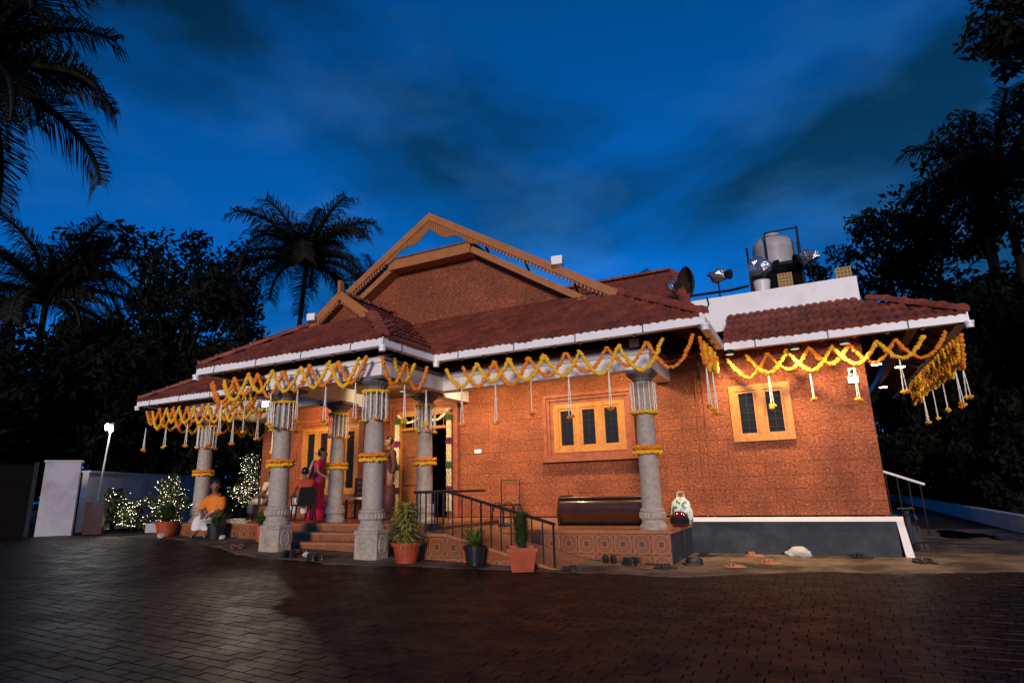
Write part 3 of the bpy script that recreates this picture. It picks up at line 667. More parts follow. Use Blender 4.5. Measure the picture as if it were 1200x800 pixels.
# parapet and flat terrace on the right
mb = MB(); mb.prism([(-1.95,11.40,3.9),(1.05,11.40,3.9),(1.05,11.40,4.57),(-1.75,11.40,4.57)], (0,.14,0)); mb.box(.91,1.05,11.54,17.9,3.9,4.56); mb.build('parapet', M['white'], house)
mb = MB(); mb.box(-1.9,.9,11.55,17.8,3.95,4.05); mb.build('terrace', M['slab'], house)

# wall fittings
sw = tag(MB().box(-6.17,-6.02,WY-.025,WY,1.86,1.93).build('switch_plate', M['switch']), 'small white switch plate on the laterite wall beside the door', 'switch')
mbx = thing('meter_box', 'small grey meter box with white plate near the house corner', 'meter box', (.69,WY-.005,2.7))
MB().box(-.055,.055,-.07,0,.02,.13).build('case', M['bucket'], mbx); MB().box(-.075,.075,-.03,0,-.10,.015).build('plate', M['switch'], mbx)
mb = MB(); mb.lathe([(.03,0),(.03,.02)], 14); mb.v = [(x, -z-.07, y+.075) for x, y, z in mb.v]; mb.build('dial', M['blackmetal'], mbx)
lt = thing('hanging_lantern', 'old brass lantern hanging under the eave beside the end column', 'lantern', (-1.52,9.9,2.78))
MB().lathe([(.055,0),(.06,.02),(.03,.04),(.045,.06),(.06,.14),(.03,.24),(.035,.26),(.015,.30)], 14).build('body', M['brass'], lt); MB().tube([(0,0,.3),(0,0,.42),(.0,0,.55)], .005, 5).build('hook', M['iron'], lt)
# two thin pipes down the wall
for k, (x, lab) in enumerate(((-1.72,'thin dark conduit pipe on the wall next to the end column'),(-1.60,'thin dark conduit pipe nearer the two pane window'))):
    tag(MB().tube([(x,WY-.012,.6),(x,WY-.012,3.3)], .011, 6).build('conduit_pipe', M['moulding']), lab, 'pipe')

# ------------------------------------------------------------------ lamps
def spot(parent, loc, target, w, size=120, blend=.6, col=(1,.80,.52), rad=.05):
    d = bpy.data.lights.new('lamp', 'SPOT'); d.energy = w; d.color = col; d.spot_size = R(size); d.spot_blend = blend; d.shadow_soft_size = rad
    o = bpy.data.objects.new('lamp_light', d); COL.objects.link(o); o.parent = parent; o.location = loc
    o.rotation_euler = (Vector(target)-Vector(loc)).to_track_quat('-Z','Y').to_euler(); return o
def point(parent, loc, w, col=(1,.80,.52), rad=.06):
    d = bpy.data.lights.new('lamp', 'POINT'); d.energy = w; d.color = col; d.shadow_soft_size = rad
    o = bpy.data.objects.new('lamp_light', d); COL.objects.link(o); o.parent = parent; o.location = loc; return o
WARM = (1,.72,.40)
def downlight(x, y, z, label, w, tgt, size=150, col=WARM, bulb=False):
    t = thing('eave_lamp', label, 'lamp', (x,y,z), 0, 'lamps under the eaves')
    MB().lathe([(.075,.0),(.08,.05),(.06,.07)], 18).build('housing', M['blackmetal'], t)
    MB().lathe([(.062,-.006),(.062,-.002)], 18).build('diffuser', M['warmled'], t)
    if bulb: point(t, (0,0,-.10), w, col, .07)
    else: spot(t, (0,0,-.03), tgt, w, size, .9, col, .07)
    return t
downlight(-.06,10.02,3.13,'round eave lamp above the gap beside the two pane window',157,(-.05,.35,-1.0))
downlight(-1.02,10.0,3.16,'round eave lamp where the lower eave meets the porch return',164,(0,.35,-1.0))
downlight(.62,10.05,3.13,'round eave lamp nearest the house corner',112,(0,.3,-1.0))
downlight(-2.95,9.50,3.22,'round porch lamp above the three pane window',169,(.0,1.0,-1.2))
downlight(-4.5,9.50,3.22,'round porch lamp over the bare wall between door and window',169,(0,1.0,-1.2))
downlight(-5.7,9.50,3.22,'round porch lamp above the ramp landing',154,(-.3,1.0,-1.2))
downlight(-7.25,8.75,3.08,'round porch lamp over the steps',190,(0,1.0,-.15),165)
downlight(-7.4,9.8,3.14,'round porch lamp in front of the doorway',42,(0,.8,-1.0),140)
downlight(-10.0,9.5,3.05,'round porch lamp in front of the tall side window',170,(-.5,1.0,-.15),165)
for k, (x, y, lab) in enumerate(((1.3,13.3,'first small soffit lamp along the house side'),(1.75,13.9,'second small soffit lamp along the house side'),(1.7,16.8,'third small soffit lamp along the house side'),(1.3,17.5,'last small soffit lamp along the house side'))):
    t = thing('soffit_lamp', lab, 'lamp', (x,y,3.30), 0, 'lamps under the side eave'); MB().lathe([(.10,.0),(.10,.03)], 16).build('housing', M['white'], t); MB().lathe([(.085,-.006),(.085,-.002)], 16).build('diffuser', M['led'], t)
    spot(t, (0,0,-.02), (0,0,-1), 9, 130, .5, (1,.78,.5), .06)
# flood under the small eave; an added shade plate on one side cuts its light to a hard edge
t = thing('eave_flood', 'bright flood lamp under the eave above the front left column', 'flood lamp', (-8.80,7.62,2.74))
MB().box(-.09,.09,-.03,.05,-.05,.07).build('housing', M['blackmetal'], t); MB().tube([(0,.02,.07),(0,.02,.44)], .012, 6).build('stem', M['blackmetal'], t); MB().box(-.075,.075,-.036,-.031,-.04,.06).build('panel', M['led'], t)
dv = Vector((.777,-.629,0)); nn = Vector((.629,.777,0))
mb = MB(); p0 = nn*(-.008)+dv*.02; mb.prism([p0+Vector((0,0,-.5)), p0+dv*.62+Vector((0,0,-.5)), p0+dv*.62+Vector((0,0,.06)), p0+Vector((0,0,.06))], nn*.006); mb.build('added_shade_plate', M['blackmetal'], t)
spot(t, (.0,-.06,0), (3.5,-3.5,-2.7), 100, 40, .95, (1,.86,.62), .01)
# white flood boxes
def flood(x, y, z, rz, label, w, tgt, tilt=-.3, s=.16, lit='led'):
    t = thing('flood_lamp', label, 'flood lamp', (x,y,z), rz)
    h = MB().box(-s/2,s/2,-.03,.04,-s*.4,s*.4).build('housing', M['white'], t); p = MB().box(-s/2+.012,s/2-.012,-.036,-.031,-s*.4+.012,s*.4-.012).build('panel', M[lit], t)
    br = MB().tube([(-s/2-.01,0,0),(-s/2-.01,.03,-s*.6),(s/2+.01,.03,-s*.6),(s/2+.01,0,0)], .008, 5).build('bracket', M['blackmetal'], t)
    if w: spot(t, (0,-.06,0), tgt, w, 140, .8, (1,.86,.66), .05)
    return t
flood(-8.38,8.16,4.47,.2,'small white flood lamp at the low end of the gablet board',0,(0,-1,-.6),s=.17,lit='gauze')
flood(-3.88,9.83,5.31,.15,'white flood lamp fixed on the sloping gable frame',0,(0,-1,-.7),s=.21,lit='gauze')
flood(-2.32,9.02,3.32,.1,'small white flood lamp standing on the porch beam',0,(0,-1,-.6),s=.15,lit='gauze')
# lamp on a thin pole by the boundary wall
t = thing('pole_lamp', 'blazing twin flood lamp on a thin pole by the boundary wall', 'lamp', (-16.9,9.4,gz(-16.9)))
MB().tube([(0,0,0),(.42,-.1,2.55)], .022, 6).build('pole', M['bucket'], t)
MB().tube([(.42,-.1,2.5),(-.6,0,2.35),(-1.8,.2,1.5)], .008, 5).build('stay_wire', M['blackmetal'], t)
hd = MB().box(.26,.62,-.16,-.04,2.54,2.74).build('lamp_head', M['blackmetal'], t)
for q in (0,1):
    mb = MB(); mb.lathe([(.085,-.0),(.085,.02)], 14); a = q*.19; mb.v = [(x+.36+a, -.165-z, y+2.66-.08*q) for x, y, z in mb.v]; mb.build('led_panel', M['coldled'], t)
point(t, (.5,-.30,2.62), 34, (.95,.95,1), .1)

# ------------------------------------------------------------------ flower garlands
def flowers(mb, pts, r=.040, step=.036):
    P = [Vector(p) for p in pts]; acc = 0
    for a, b in zip(P, P[1:]):
        d = (b-a); L_ = d.length; t = (step-acc)
        while t < L_:
            p = a+d*(t/L_); blob(mb, (p.x+random.gauss(0,.004), p.y+random.gauss(0,.004), p.z+random.gauss(0,.004)), r*random.uniform(.82,1.2), .24); t += step
        acc = (L_-(t-step))
def sag(a, b, drop, n=14, p=1.7):
    a = Vector(a); b = Vector(b)
    return [a.lerp(b, k/n)+Vector((0,0,-drop*(1-abs(2*k/n-1)**p))) for k in range(n+1)]
def garland(colour, nodes, drop, label):
    t = thing('marigold_garland', label, 'garland', nodes[0], 0, 'marigold garlands along the eaves'); o0 = Vector(nodes[0])
    for a, b in zip(nodes, nodes[1:]):
        d = drop*random.uniform(.84,1.10); ja = Vector((0,0,random.uniform(-.03,.02)))
        mb = MB(); flowers(mb, sag(Vector(a)-o0+ja, Vector(b)-o0+ja, d, p=random.uniform(1.5,1.9)), random.uniform(.031,.037)); mb.build('swag', M[colour], t)
def line(a, b, first, step):
    a = Vector(a); b = Vector(b); d = (b-a).normalized(); L_ = (b-a).length; out = []; k = first
    while k <= L_: out.append(tuple(a+d*k)); k += step*random.uniform(.94,1.06)
    return out
PZ = 3.19
def runs(a, b, o_first, label, drop=.40, step=.64):
    garland('orange', line(a, b, o_first, step), drop, 'orange marigold garland zigzagging '+label)
    garland('yellow', line((a[0],a[1]-.02 if a[1]==b[1] else a[1],a[2]), (b[0],b[1]-.02 if a[1]==b[1] else b[1],b[2]), (o_first+step/2) % step, step), drop, 'yellow marigold garland zigzagging '+label)
runs((-5.62,8.46,PZ), (-1.18,8.46,PZ), .47, 'along the middle eave in front of the laterite wall')
runs((-9.80,7.06,PZ), (-5.68,7.06,PZ), .22, 'along the projecting eave over the steps', step=.61)
runs((-5.74,7.0,PZ), (-5.74,8.5,PZ), .05, 'along the short return eave above the ramp', step=.6)
runs((-1.10,10.24,PZ-.03), (2.12,10.24,PZ-.03), .0, 'along the lower eave above the two pane window', .34, .60)
runs((-1.24,8.42,PZ), (-1.24,10.2,PZ), .05, 'along the return eave beside the end column', .38, .58)
runs((2.10,10.2,PZ-.02), (2.10,15.8,PZ-.02), .1, 'along the side eave at the house corner', .46, .52)
runs((-14.2,8.72,PZ-.02), (-9.9,8.72,PZ-.02), .1, 'along the far wing eave by the garden', .42, .5)
runs((-9.76,7.05,PZ), (-9.76,8.7,PZ), .1, 'along the hidden side of the projecting eave', .42, .55)
runs((-14.15,8.7,PZ-.02), (-14.15,12.4,PZ-.02), .1, 'along the outer side of the far wing', .42, .6)
runs((-12.0,10.5,3.0), (-9.6,8.95,3.0), .1, 'looped inside the far wing porch', .35, .6)
def hang(x, y, z, ln, label, n=3, grp='hanging flower strings'):
    t = thing('flower_string', label, 'flower string', (x,y,z), random.uniform(0,3), grp); tips = []
    for k in range(n):
        a = 2*math.pi*k/n; sx, sy = .024*math.cos(a), .024*math.sin(a); L_ = ln*random.uniform(.93,1.04)
        mb = MB(); m_ = int(L_/.05)
        pts = [(sx*q/m_, sy*q/m_, -L_*q/m_) for q in range(m_+1)]
        mb.tube(pts, [.0065+.0025*(q % 2) for q in range(m_+1)], 5); mb.build('strand', M['jasmine'], t)
        mb = MB()
        for q in range(5):
            b_ = 2*math.pi*q/5; blob(mb, (sx*1.05+.022*math.cos(b_), sy*1.05+.022*math.sin(b_), -L_-.012), .023, .2)
        blob(mb, (sx,sy,-L_-.03), .02, .2); mb.build('marigold_tip', M['orange'] if random.random() < .4 else M['yellow'], t)
def hangs(nodes, ln, where):
    for k, p in enumerate(nodes):
        hang(p[0], p[1], p[2], ln*random.uniform(.92,1.08), 'white flower string with marigold tips, %s from the left %s' % (ORD[k], where), random.choice((2,3)))
hangs([(x,8.44,2.80) for x in (-5.15,-4.51,-3.87,-3.23,-2.59)], .58, 'under the middle eave')
hangs([(x,7.04,2.80) for x in (-9.27,-8.66,-8.05,-7.44,-6.83,-6.22)], .55, 'under the projecting eave')
hangs([(-5.74,7.65,2.80),(-5.74,8.25,2.80)], .55, 'under the short return eave')
hangs([(x,10.24,2.85) for x in (-.5,.1,.7,1.3)], .52, 'under the lower eave')
hangs([(2.10,10.6,2.72),(2.10,11.1,2.72),(2.10,12.2,2.72),(2.10,13.2,2.72),(2.10,14.3,2.72)], .5, 'along the side eave')
hangs([(-1.24,8.8,2.8),(-1.24,9.4,2.8)], .6, 'beside the end column')
hangs([(x,8.72,2.76) for x in (-14.05,-13.3,-12.55,-11.8,-11.05,-10.3)], .5, 'under the far wing eave')
hangs([(-11.4,10.1,2.66),(-10.8,9.7,2.66)], .5, 'inside the far wing porch')
COLN = {'front_right': 'front column beside the ramp', 'front_left': 'front column nearest the orange clad man', 'back_right': 'inner column before the doorway', 'back_left': 'inner column by the tall window', 'end': 'end column at the bench', 'far': 'far column behind the orange clad man'}
for key, (x, y) in COLS.items():
    r = {'front_right':.158,'front_left':.158,'back_right':.148,'back_left':.148,'end':.152,'far':.155}[key]
    t = thing('waist_garland', 'double orange and yellow marigold ring round the '+COLN[key], 'garland', (x,y,1.66), 0, 'marigold rings on the columns')
    for dz, c in ((.036,'orange'),(-.036,'yellow')):
        mb = MB(); q = r+.045; n = int(2*math.pi*q/.04)
        for k in range(n): a = 2*math.pi*k/n; blob(mb, (q*math.cos(a),q*math.sin(a),dz+random.gauss(0,.006)), .036, .2)
        mb.build('flower_ring', M[c], t)
    t = thing('neck_garland', 'white flower strings under the capital of the '+COLN[key], 'garland', (x,y,2.74), 0, 'flower curtains on the columns')
    mb = MB(); q = r+.035; n = int(2*math.pi*q/.045)
    for k in range(n): a = 2*math.pi*k/n; blob(mb, (q*math.cos(a),q*math.sin(a),-.05 if key != 'end' else -.5), .036, .2)
    mb.build('flower_ring', M['yellow'], t)
    for k in range(14):
        a = 2*math.pi*k/14+.1; L_ = random.uniform(.44,.5); px, py = (r+.04)*math.cos(a), (r+.04)*math.sin(a); mb = MB(); m_ = 9
        mb.tube([(px*(1+.02*math.sin(q*2)),py,-.03-L_*q/m_) for q in range(m_+1)], [.0075+.003*(q % 2) for q in range(m_+1)], 5); mb.build('strand', M['jasmine'], t)
        if key != 'end' and k % 2 == 0:
            mb = MB()
            for q in range(4): b_ = 2*math.pi*q/4; blob(mb, (px*1.05+.026*math.cos(b_), py*1.05+.026*math.sin(b_), -.04-L_), .026, .2)
            mb.build('marigold_tip', M['orange'] if k % 3 == 0 else M['yellow'], t)
# flowers round the doorway
for k, (x, lab) in enumerate(((-8.07,'banded white and purple flower column on the door jamb nearest the tall window'),(-6.74,'banded white and purple flower column on the door jamb nearest the switch'))):
    t = thing('jamb_garland', lab, 'garland', (x,WY-.10,.75), 0, 'flower columns on the door jambs'); z = 0
    for seg in range(8):
        if seg % 2 == 0:
            mb = MB(); h = .36
            for q in range(int(h/.03)):
                for b_ in range(5): a = 2*math.pi*b_/5+q; blob(mb, (.04*math.cos(a),.03*math.sin(a),z+q*.03), .024, .2)
            mb.build('cream_band', M['cream'], t); z += h
        else:
            mb = MB()
            for q in range(4):
                for b_ in range(5): a = 2*math.pi*b_/5+q; blob(mb, (.05*math.cos(a),.04*math.sin(a),z+q*.03), .028, .2)
            mb.build('purple_band', M['purple'] if seg % 4 == 1 else M['leafgreen'], t); z += .13
t = thing('door_swag', 'white flower swag draped across the top of the doorway', 'garland', (-7.4,WY-.12,2.78)); mb = MB(); flowers(mb, sag((-.66,0,0),(.0,0,0),.2,p=2), .028, .03); flowers(mb, sag((.0,0,0),(.66,0,.02),.2,p=2), .028, .03); mb.build('swag', M['jasmine'], t)

# ------------------------------------------------------------------ ramp railing
t = thing('ramp_railing', 'dark steel handrail with thin balusters sloping down beside the ramp', 'railing', (-3.25,ry0+.06,.04))
o0 = Vector((-3.25,ry0+.06,.04))
def hr(x): return (FR+.02 if x < -5.0 else rz_(x))+.60
pts = [Vector((-5.62,ry0+.06,hr(-5.62)))-o0, Vector((-5.0,ry0+.06,hr(-5.0)))-o0, Vector((-3.28,ry0+.06,hr(-3.28)))-o0]
MB().tube(pts, .022, 8).build('handrail', M['steel'], t)
MB().tube([Vector((-5.6,ry0+.06,hr(-5.6)))-o0, Vector((-5.6,8.7,hr(-5.6)))-o0], .02, 8).build('handrail', M['steel'], t)
MB().tube([Vector((-5.6,8.7,hr(-5.6)))-o0, Vector((-4.9,8.75,hr(-5.6)))-o0], .02, 8).build('handrail', M['steel'], t)
for k in range(15):
    x = -5.56+k*.161; mb = MB(); z0 = rz_(x)-.02; z1 = hr(x); p = Vector((x,ry0+.06,0))-Vector((o0.x,o0.y,0))
    mb.tube([(p.x,p.y,z0-o0.z),(p.x,p.y,z1-o0.z)], .0105 if k % 7 else .017, 6); mb.build('baluster', M['steel'], t)
    mb = MB(); blob(mb, (p.x,p.y,(z0+z1)/2-o0.z), .016, 0); mb.build('collar', M['steel'], t)
for k in range(6):
    y = ry0+.2+k*.16; mb = MB(); p = Vector((-5.6,y,0))-Vector((o0.x,o0.y,0)); mb.tube([(p.x,p.y,FR-o0.z),(p.x,p.y,hr(-5.6)-o0.z)], .0105, 6); mb.build('baluster', M['steel'], t)
# rail of the side steps
t = thing('side_railing', 'bright steel rail of the side steps beyond the house corner', 'railing', (1.62,13.2,0))
MB().tube([(-.55,0,1.28),(.08,0,1.02)], .024, 8).build('handrail', M['switch'], t)  # white rail colour stands in for lamp highlights on the steel
for k in range(4): x = -.5+k*.17; MB().tube([(x,0,.3-k*.05),(x,0,1.26-k*.07)], .012, 6).build('baluster', M['steel'], t)
sd = thing('side_steps', 'dark concrete side steps beyond the house corner', 'steps', (1.2,13.3,0)); MB().box(-.3,.0,-.1,.9,-.05,.5).build('step', M['plinth'], sd); MB().box(.0,.3,-.1,.9,-.05,.3).build('step', M['plinth'], sd)
t = thing('water_tap', 'standpipe tap on a small dark post at the house corner', 'tap', (1.22,12.0,0)); MB().tube([(0,0,0),(0,0,.62)], .045, 8).build('post', M['plinth'], t); MB().tube([(0,-.03,.55),(.1,-.06,.55),(.12,-.06,.48)], .018, 6).build('spout', M['chrome'], t); MB().tube([(-.12,0,.66),(.12,0,.66)], .016, 6).build('handle', M['chrome'], t)

# ------------------------------------------------------------------ furniture on the porch
t = thing('wooden_bench', 'long glossy dark wooden bench against the wall under the window', 'bench', (-3.27,10.15,FR))
mb = MB(); prof = [(-.27,.05),(-.31,.10),(-.34,.20),(-.35,.32),(-.33,.385),(-.29,.41),(-.26,.44),(.28,.44),(.30,.05)]
mb.prism([(-.77,y,z) for y, z in prof], (1.54,0,0)); autosmooth(mb.build('body', M['varnish'], t), 45)
MB().tube([(-.79,-.28,.452),(.79,-.28,.452)], .022, 10).build('top_rail', M['varnish'], t)
for s_ in (-1,1):
    mb = MB(); mb.prism([(s_*.79-.02,y*1.06,z) for y, z in [(-.32,.0),(-.36,.22),(-.28,.44),(-.18,.50),(.28,.50),(.30,0)]], (.04,0,0)); mb.build('end_panel', M['varnish'], t)
MB().box(-.75,.75,-.24,.26,.445,.46).build('seat', M['varnish'], t)
t = thing('printed_bag', 'pale green printed bag standing behind the end column', 'bag', (-2.02,10.0,FR)); mb = MB(); mb.lathe([(.10,0),(.17,.05),(.18,.2),(.14,.36),(.05,.44)], 16, sy=.6); autosmooth(mb.build('body', M['bagprint'], t), 60); MB().tube([(-.06,0,.42),(-.03,0,.52),(.05,0,.52),(.07,0,.41)], .01, 5).build('handle', M['bagprint'], t)
t = thing('helmet', 'shiny dark wine coloured helmet on the floor by the end column', 'helmet', (-2.0,9.72,FR)); mb = MB(); mb.lathe([(.11,0),(.135,.04),(.14,.11),(.12,.18),(.07,.225),(.01,.235)], 20); autosmooth(mb.build('shell', M['wine'], t), 60); mb = MB(); mb.lathe([(.142,.05),(.147,.1),(.13,.15)], 20); mb.v = [v for v in mb.v]; mb.build('visor', M['glass'], t)
# wrought iron chair behind the rail
t = thing('iron_chair', 'black wrought iron chair with arched legs standing against the wall', 'chair', (-5.2,10.1,FR), .1)
MB().box(-.2,.2,-.2,.2,.34,.365).build('seat', M['iron'], t)
for sx in (-1,1):
    for sy in (-1,1): MB().tube([(sx*.18,sy*.18,.35),(sx*.22,sy*.22,.15),(sx*.24,sy*.24,0)], .012, 6).build('leg', M['iron'], t)
for sx in (-.5,.5):
    pts = [(sx*.22+.1*math.cos(a), -.2, .3+.1*math.sin(a)-(.28 if False else 0)) for a in np.linspace(0, math.pi, 9)]; MB().tube([(pts[0][0],-.2,0)]+pts+[(pts[-1][0],-.2,0)], .010, 6).build('arch', M['iron'], t)
MB().tube([(-.18,.18,.35),(-.19,.2,.8),(.19,.2,.8),(.18,.18,.35)], .012, 6).build('backrest', M['iron'], t)
# wooden chair with a pale cushion seen between the inner and front columns
t = thing('wooden_chair', 'small dark wooden chair with a pale seat beyond the front column', 'chair', (-8.75,10.15,FL), .2)
MB().box(-.21,.21,-.21,.21,.40,.44).build('seat', M['creamcloth'], t)
for sx in (-1,1):
    MB().box(sx*.19-.02,sx*.19+.02,-.2,-.16,0,.40).build('leg', M['varnish'], t); MB().box(sx*.19-.02,sx*.19+.02,.17,.21,0,.85).build('leg', M['varnish'], t)
for z in (.55,.66,.77): MB().box(-.17,.17,.178,.20,z,z+.06).build('backrest', M['varnish'], t)
tag(MB().box(-10.6,-8.85,8.95,9.9,FL+.004,FL+.016).build('rug', M['rug']), 'red rug on the porch floor under the seated guests', 'rug')

# ------------------------------------------------------------------ people
def skin(name, nodes, edges, m, parent, sub=2, root=0):
    me = bpy.data.meshes.new(name); me.from_pydata([n[:3] for n in nodes], edges, []); me.update()
    o = link(name, me, m, parent); md = o.modifiers.new('skin', 'SKIN'); md.use_smooth_shade = True
    for i, n in enumerate(nodes):
        r = n[3]; r = (r, r) if not isinstance(r, tuple) else r; sv = me.skin_vertices[0].data[i]; sv.radius = r; sv.use_root = (i == root)
    s2 = o.modifiers.new('sub', 'SUBSURF'); s2.levels = sub; s2.render_levels = sub
    return o
def chain(nodes, edges, start, pts):
    prev = start
    for p in pts:
        nodes.append(p)
        if prev is not None: edges.append((prev, len(nodes)-1))
        prev = len(nodes)-1
    return prev
def hand(nodes, edges, wrist, at, d, side):
    """palm and five fingers along d"""
    at = Vector(at); d = Vector(d).normalized(); sd = d.cross(Vector(side)).normalized(); dn = d.cross(sd)
    palm = chain(nodes, edges, wrist, [(*(at+d*.05), .030)])
    for k, ln in enumerate((.055,.07,.075,.068,)):
        q = at+d*.085+sd*(.022*(k-1.5)); chain(nodes, edges, palm, [(*q, .011), (*(q+d*ln*.55+dn*.012), .009), (*(q+d*ln*.85+dn*.035), .008)])
    q = at+d*.03-sd*.035; chain(nodes, edges, palm, [(*(q), .012), (*(q+d*.03-sd*.022), .010), (*(q+d*.055-sd*.024), .009)])
def head(nodes, edges, neck, c, face):
    c = Vector(c); f = Vector(face).normalized()
    j = chain(nodes, edges, neck, [(*(c+f*.02+Vector((0,0,-.075))), .062), (*(c+Vector((0,0,.0))), .088), (*(c+Vector((0,0,.065))), .078)])
def face_bits(parent, c, face, moustache=False):
    c = Vector(c); f = Vector(face).normalized(); sd = f.cross(Vector((0,0,1)))
    mb = MB(); blob(mb, c+f*.086+Vector((0,0,-.022)), (.017,.017,.024), 0, ICO2); mb.build('nose', M['skin'], parent, True)
    for s_ in (-1,1):
        mb = MB(); blob(mb, c+sd*.086*s_+Vector((0,0,-.012)), (.015,.015,.028), 0, ICO2); mb.build('ear', M['skin'], parent, True)
        mb = MB(); blob(mb, c+f*.076+sd*.033*s_+Vector((0,0,.006)), (.012,.012,.008), 0, ICO1); mb.build('eye', M['hair'], parent)
    mb = MB(); blob(mb, c+f*.074+Vector((0,0,-.068)), (.020,.020,.006), 0); mb.build('mouth', M['maroon'], parent)
    if moustache:
        mb = MB(); blob(mb, c+f*.080+Vector((0,0,-.054)), (.026,.026,.007), .1); mb.build('moustache', M['hair'], parent)
def hair_cap(parent, c, face, bun=False, low=.0, m='hair'):
    c = Vector(c); f = Vector(face).normalized(); mb = MB(); v, fc = ICO2
    vs = v*np.array([.094,.094,.098]); keep = []
    for p in vs:
        q = Vector(p); s_ = q.dot(f)
        if s_ > .02 and q.z < .06: q = q*.6
        keep.append(tuple(q+c-f*.022+Vector((0,0,.036))))
    mb.add(keep, fc); h = mb.build('hair', M[m], parent, True)
    if bun:
        mb = MB(); blob(mb, c-f*.12+Vector((0,0,.0)), (.062,.062,.058), .04, ICO2); mb.build('bun', M[m], h, True)
        mb = MB()
        for k in range(14): a = 2*math.pi*k/14; sd = f.cross(Vector((0,0,1))); blob(mb, c-f*.115+sd*.066*math.cos(a)+Vector((0,0,.062*math.sin(a))), .02, .2)
        mb.build('jasmine_ring', M['jasmine'], h)
def loft(mb, rings, n=18):
    vs = []; fs = []
    for c, rx, ry, fold in rings:
        for k in range(n): a = 2*math.pi*k/n; q = 1+fold*math.cos(k*math.pi); vs.append((c[0]+rx*q*math.cos(a), c[1]+ry*q*math.sin(a), c[2]))
    for i in range(len(rings)-1):
        for k in range(n): fs.append((i*n+k,i*n+(k+1)%n,(i+1)*n+(k+1)%n,(i+1)*n+k))
    fs += [tuple(range(n-1,-1,-1)), tuple(range((len(rings)-1)*n, len(rings)*n))]
    return mb.add(vs, fs)
def orange_man():
    # sits on the edge of the far porch, feet on the yard, hands on one knee
    t = thing('person', 'seated person in saffron shirt and white mundu on the porch edge', 'person', (-11.2,8.62,FL), .35)
    zf = gz(-11.2)-FL+.036; nd = []; ed = []
    nd.append((0,0,.12,.125)); s = chain(nd, ed, 0, [(0,-.03,.30,.125),(.0,-.07,.46,(.16,.12)),(.01,-.10,.56,.075),(.015,-.12,.62,.05)])
    head(nd, ed, s, (.02,-.14,.745), (.55,-.8,-.1))
    for sx in (-1,1):
        sh = chain(nd, ed, s-2, [(sx*.165,-.08,.46,.06),(sx*.22,-.18,.28,.048),(sx*.10+.04,-.36,.19,.036)]); hand(nd, ed, sh, (sx*.10+.05,-.38,.185), (-sx*.5,-.7,-.35), (0,0,1))
        kn = chain(nd, ed, 0, [(sx*.10,-.05,.09,.09),(sx*.14,-.42,.085,.072),(sx*.13,-.44,-.12,.055),(sx*.13,-.40,zf+.09,.038),(sx*.14,-.50,zf+.035,.032),(sx*.14,-.56,zf+.028,.026)])
    skin('body', nd, ed, M['skin'], t)
    c = (.02,-.14,.745); hair_cap(t, c, (.55,-.8,-.1)); face_bits(t, c, (.55,-.8,-.1), True)
    nd = []; ed = []; nd.append((0,0,.10,.15)); s = chain(nd, ed, 0, [(0,-.03,.28,.158),(0,-.07,.43,(.17,.14)),(.005,-.09,.545,.10),(.01,-.105,.585,.082)])
    for sx in (-1,1): chain(nd, ed, s-2, [(sx*.155,-.08,.475,.088),(sx*.215,-.15,.32,.078),(sx*.20,-.23,.25,.066)])
    skin('shirt', nd, ed, M['saffron'], t)
    nd = []; ed = []; nd.append((0,.0,.09,.15))
    for sx in (-1,1): chain(nd, ed, 0, [(sx*.08,-.14,.10,.13),(sx*.10,-.40,.085,.125),(sx*.10,-.44,-.06,.125),(sx*.10,-.42,zf+.17,.12)])
    skin('mundu', nd, ed, M['mundu'], t)
orange_man()
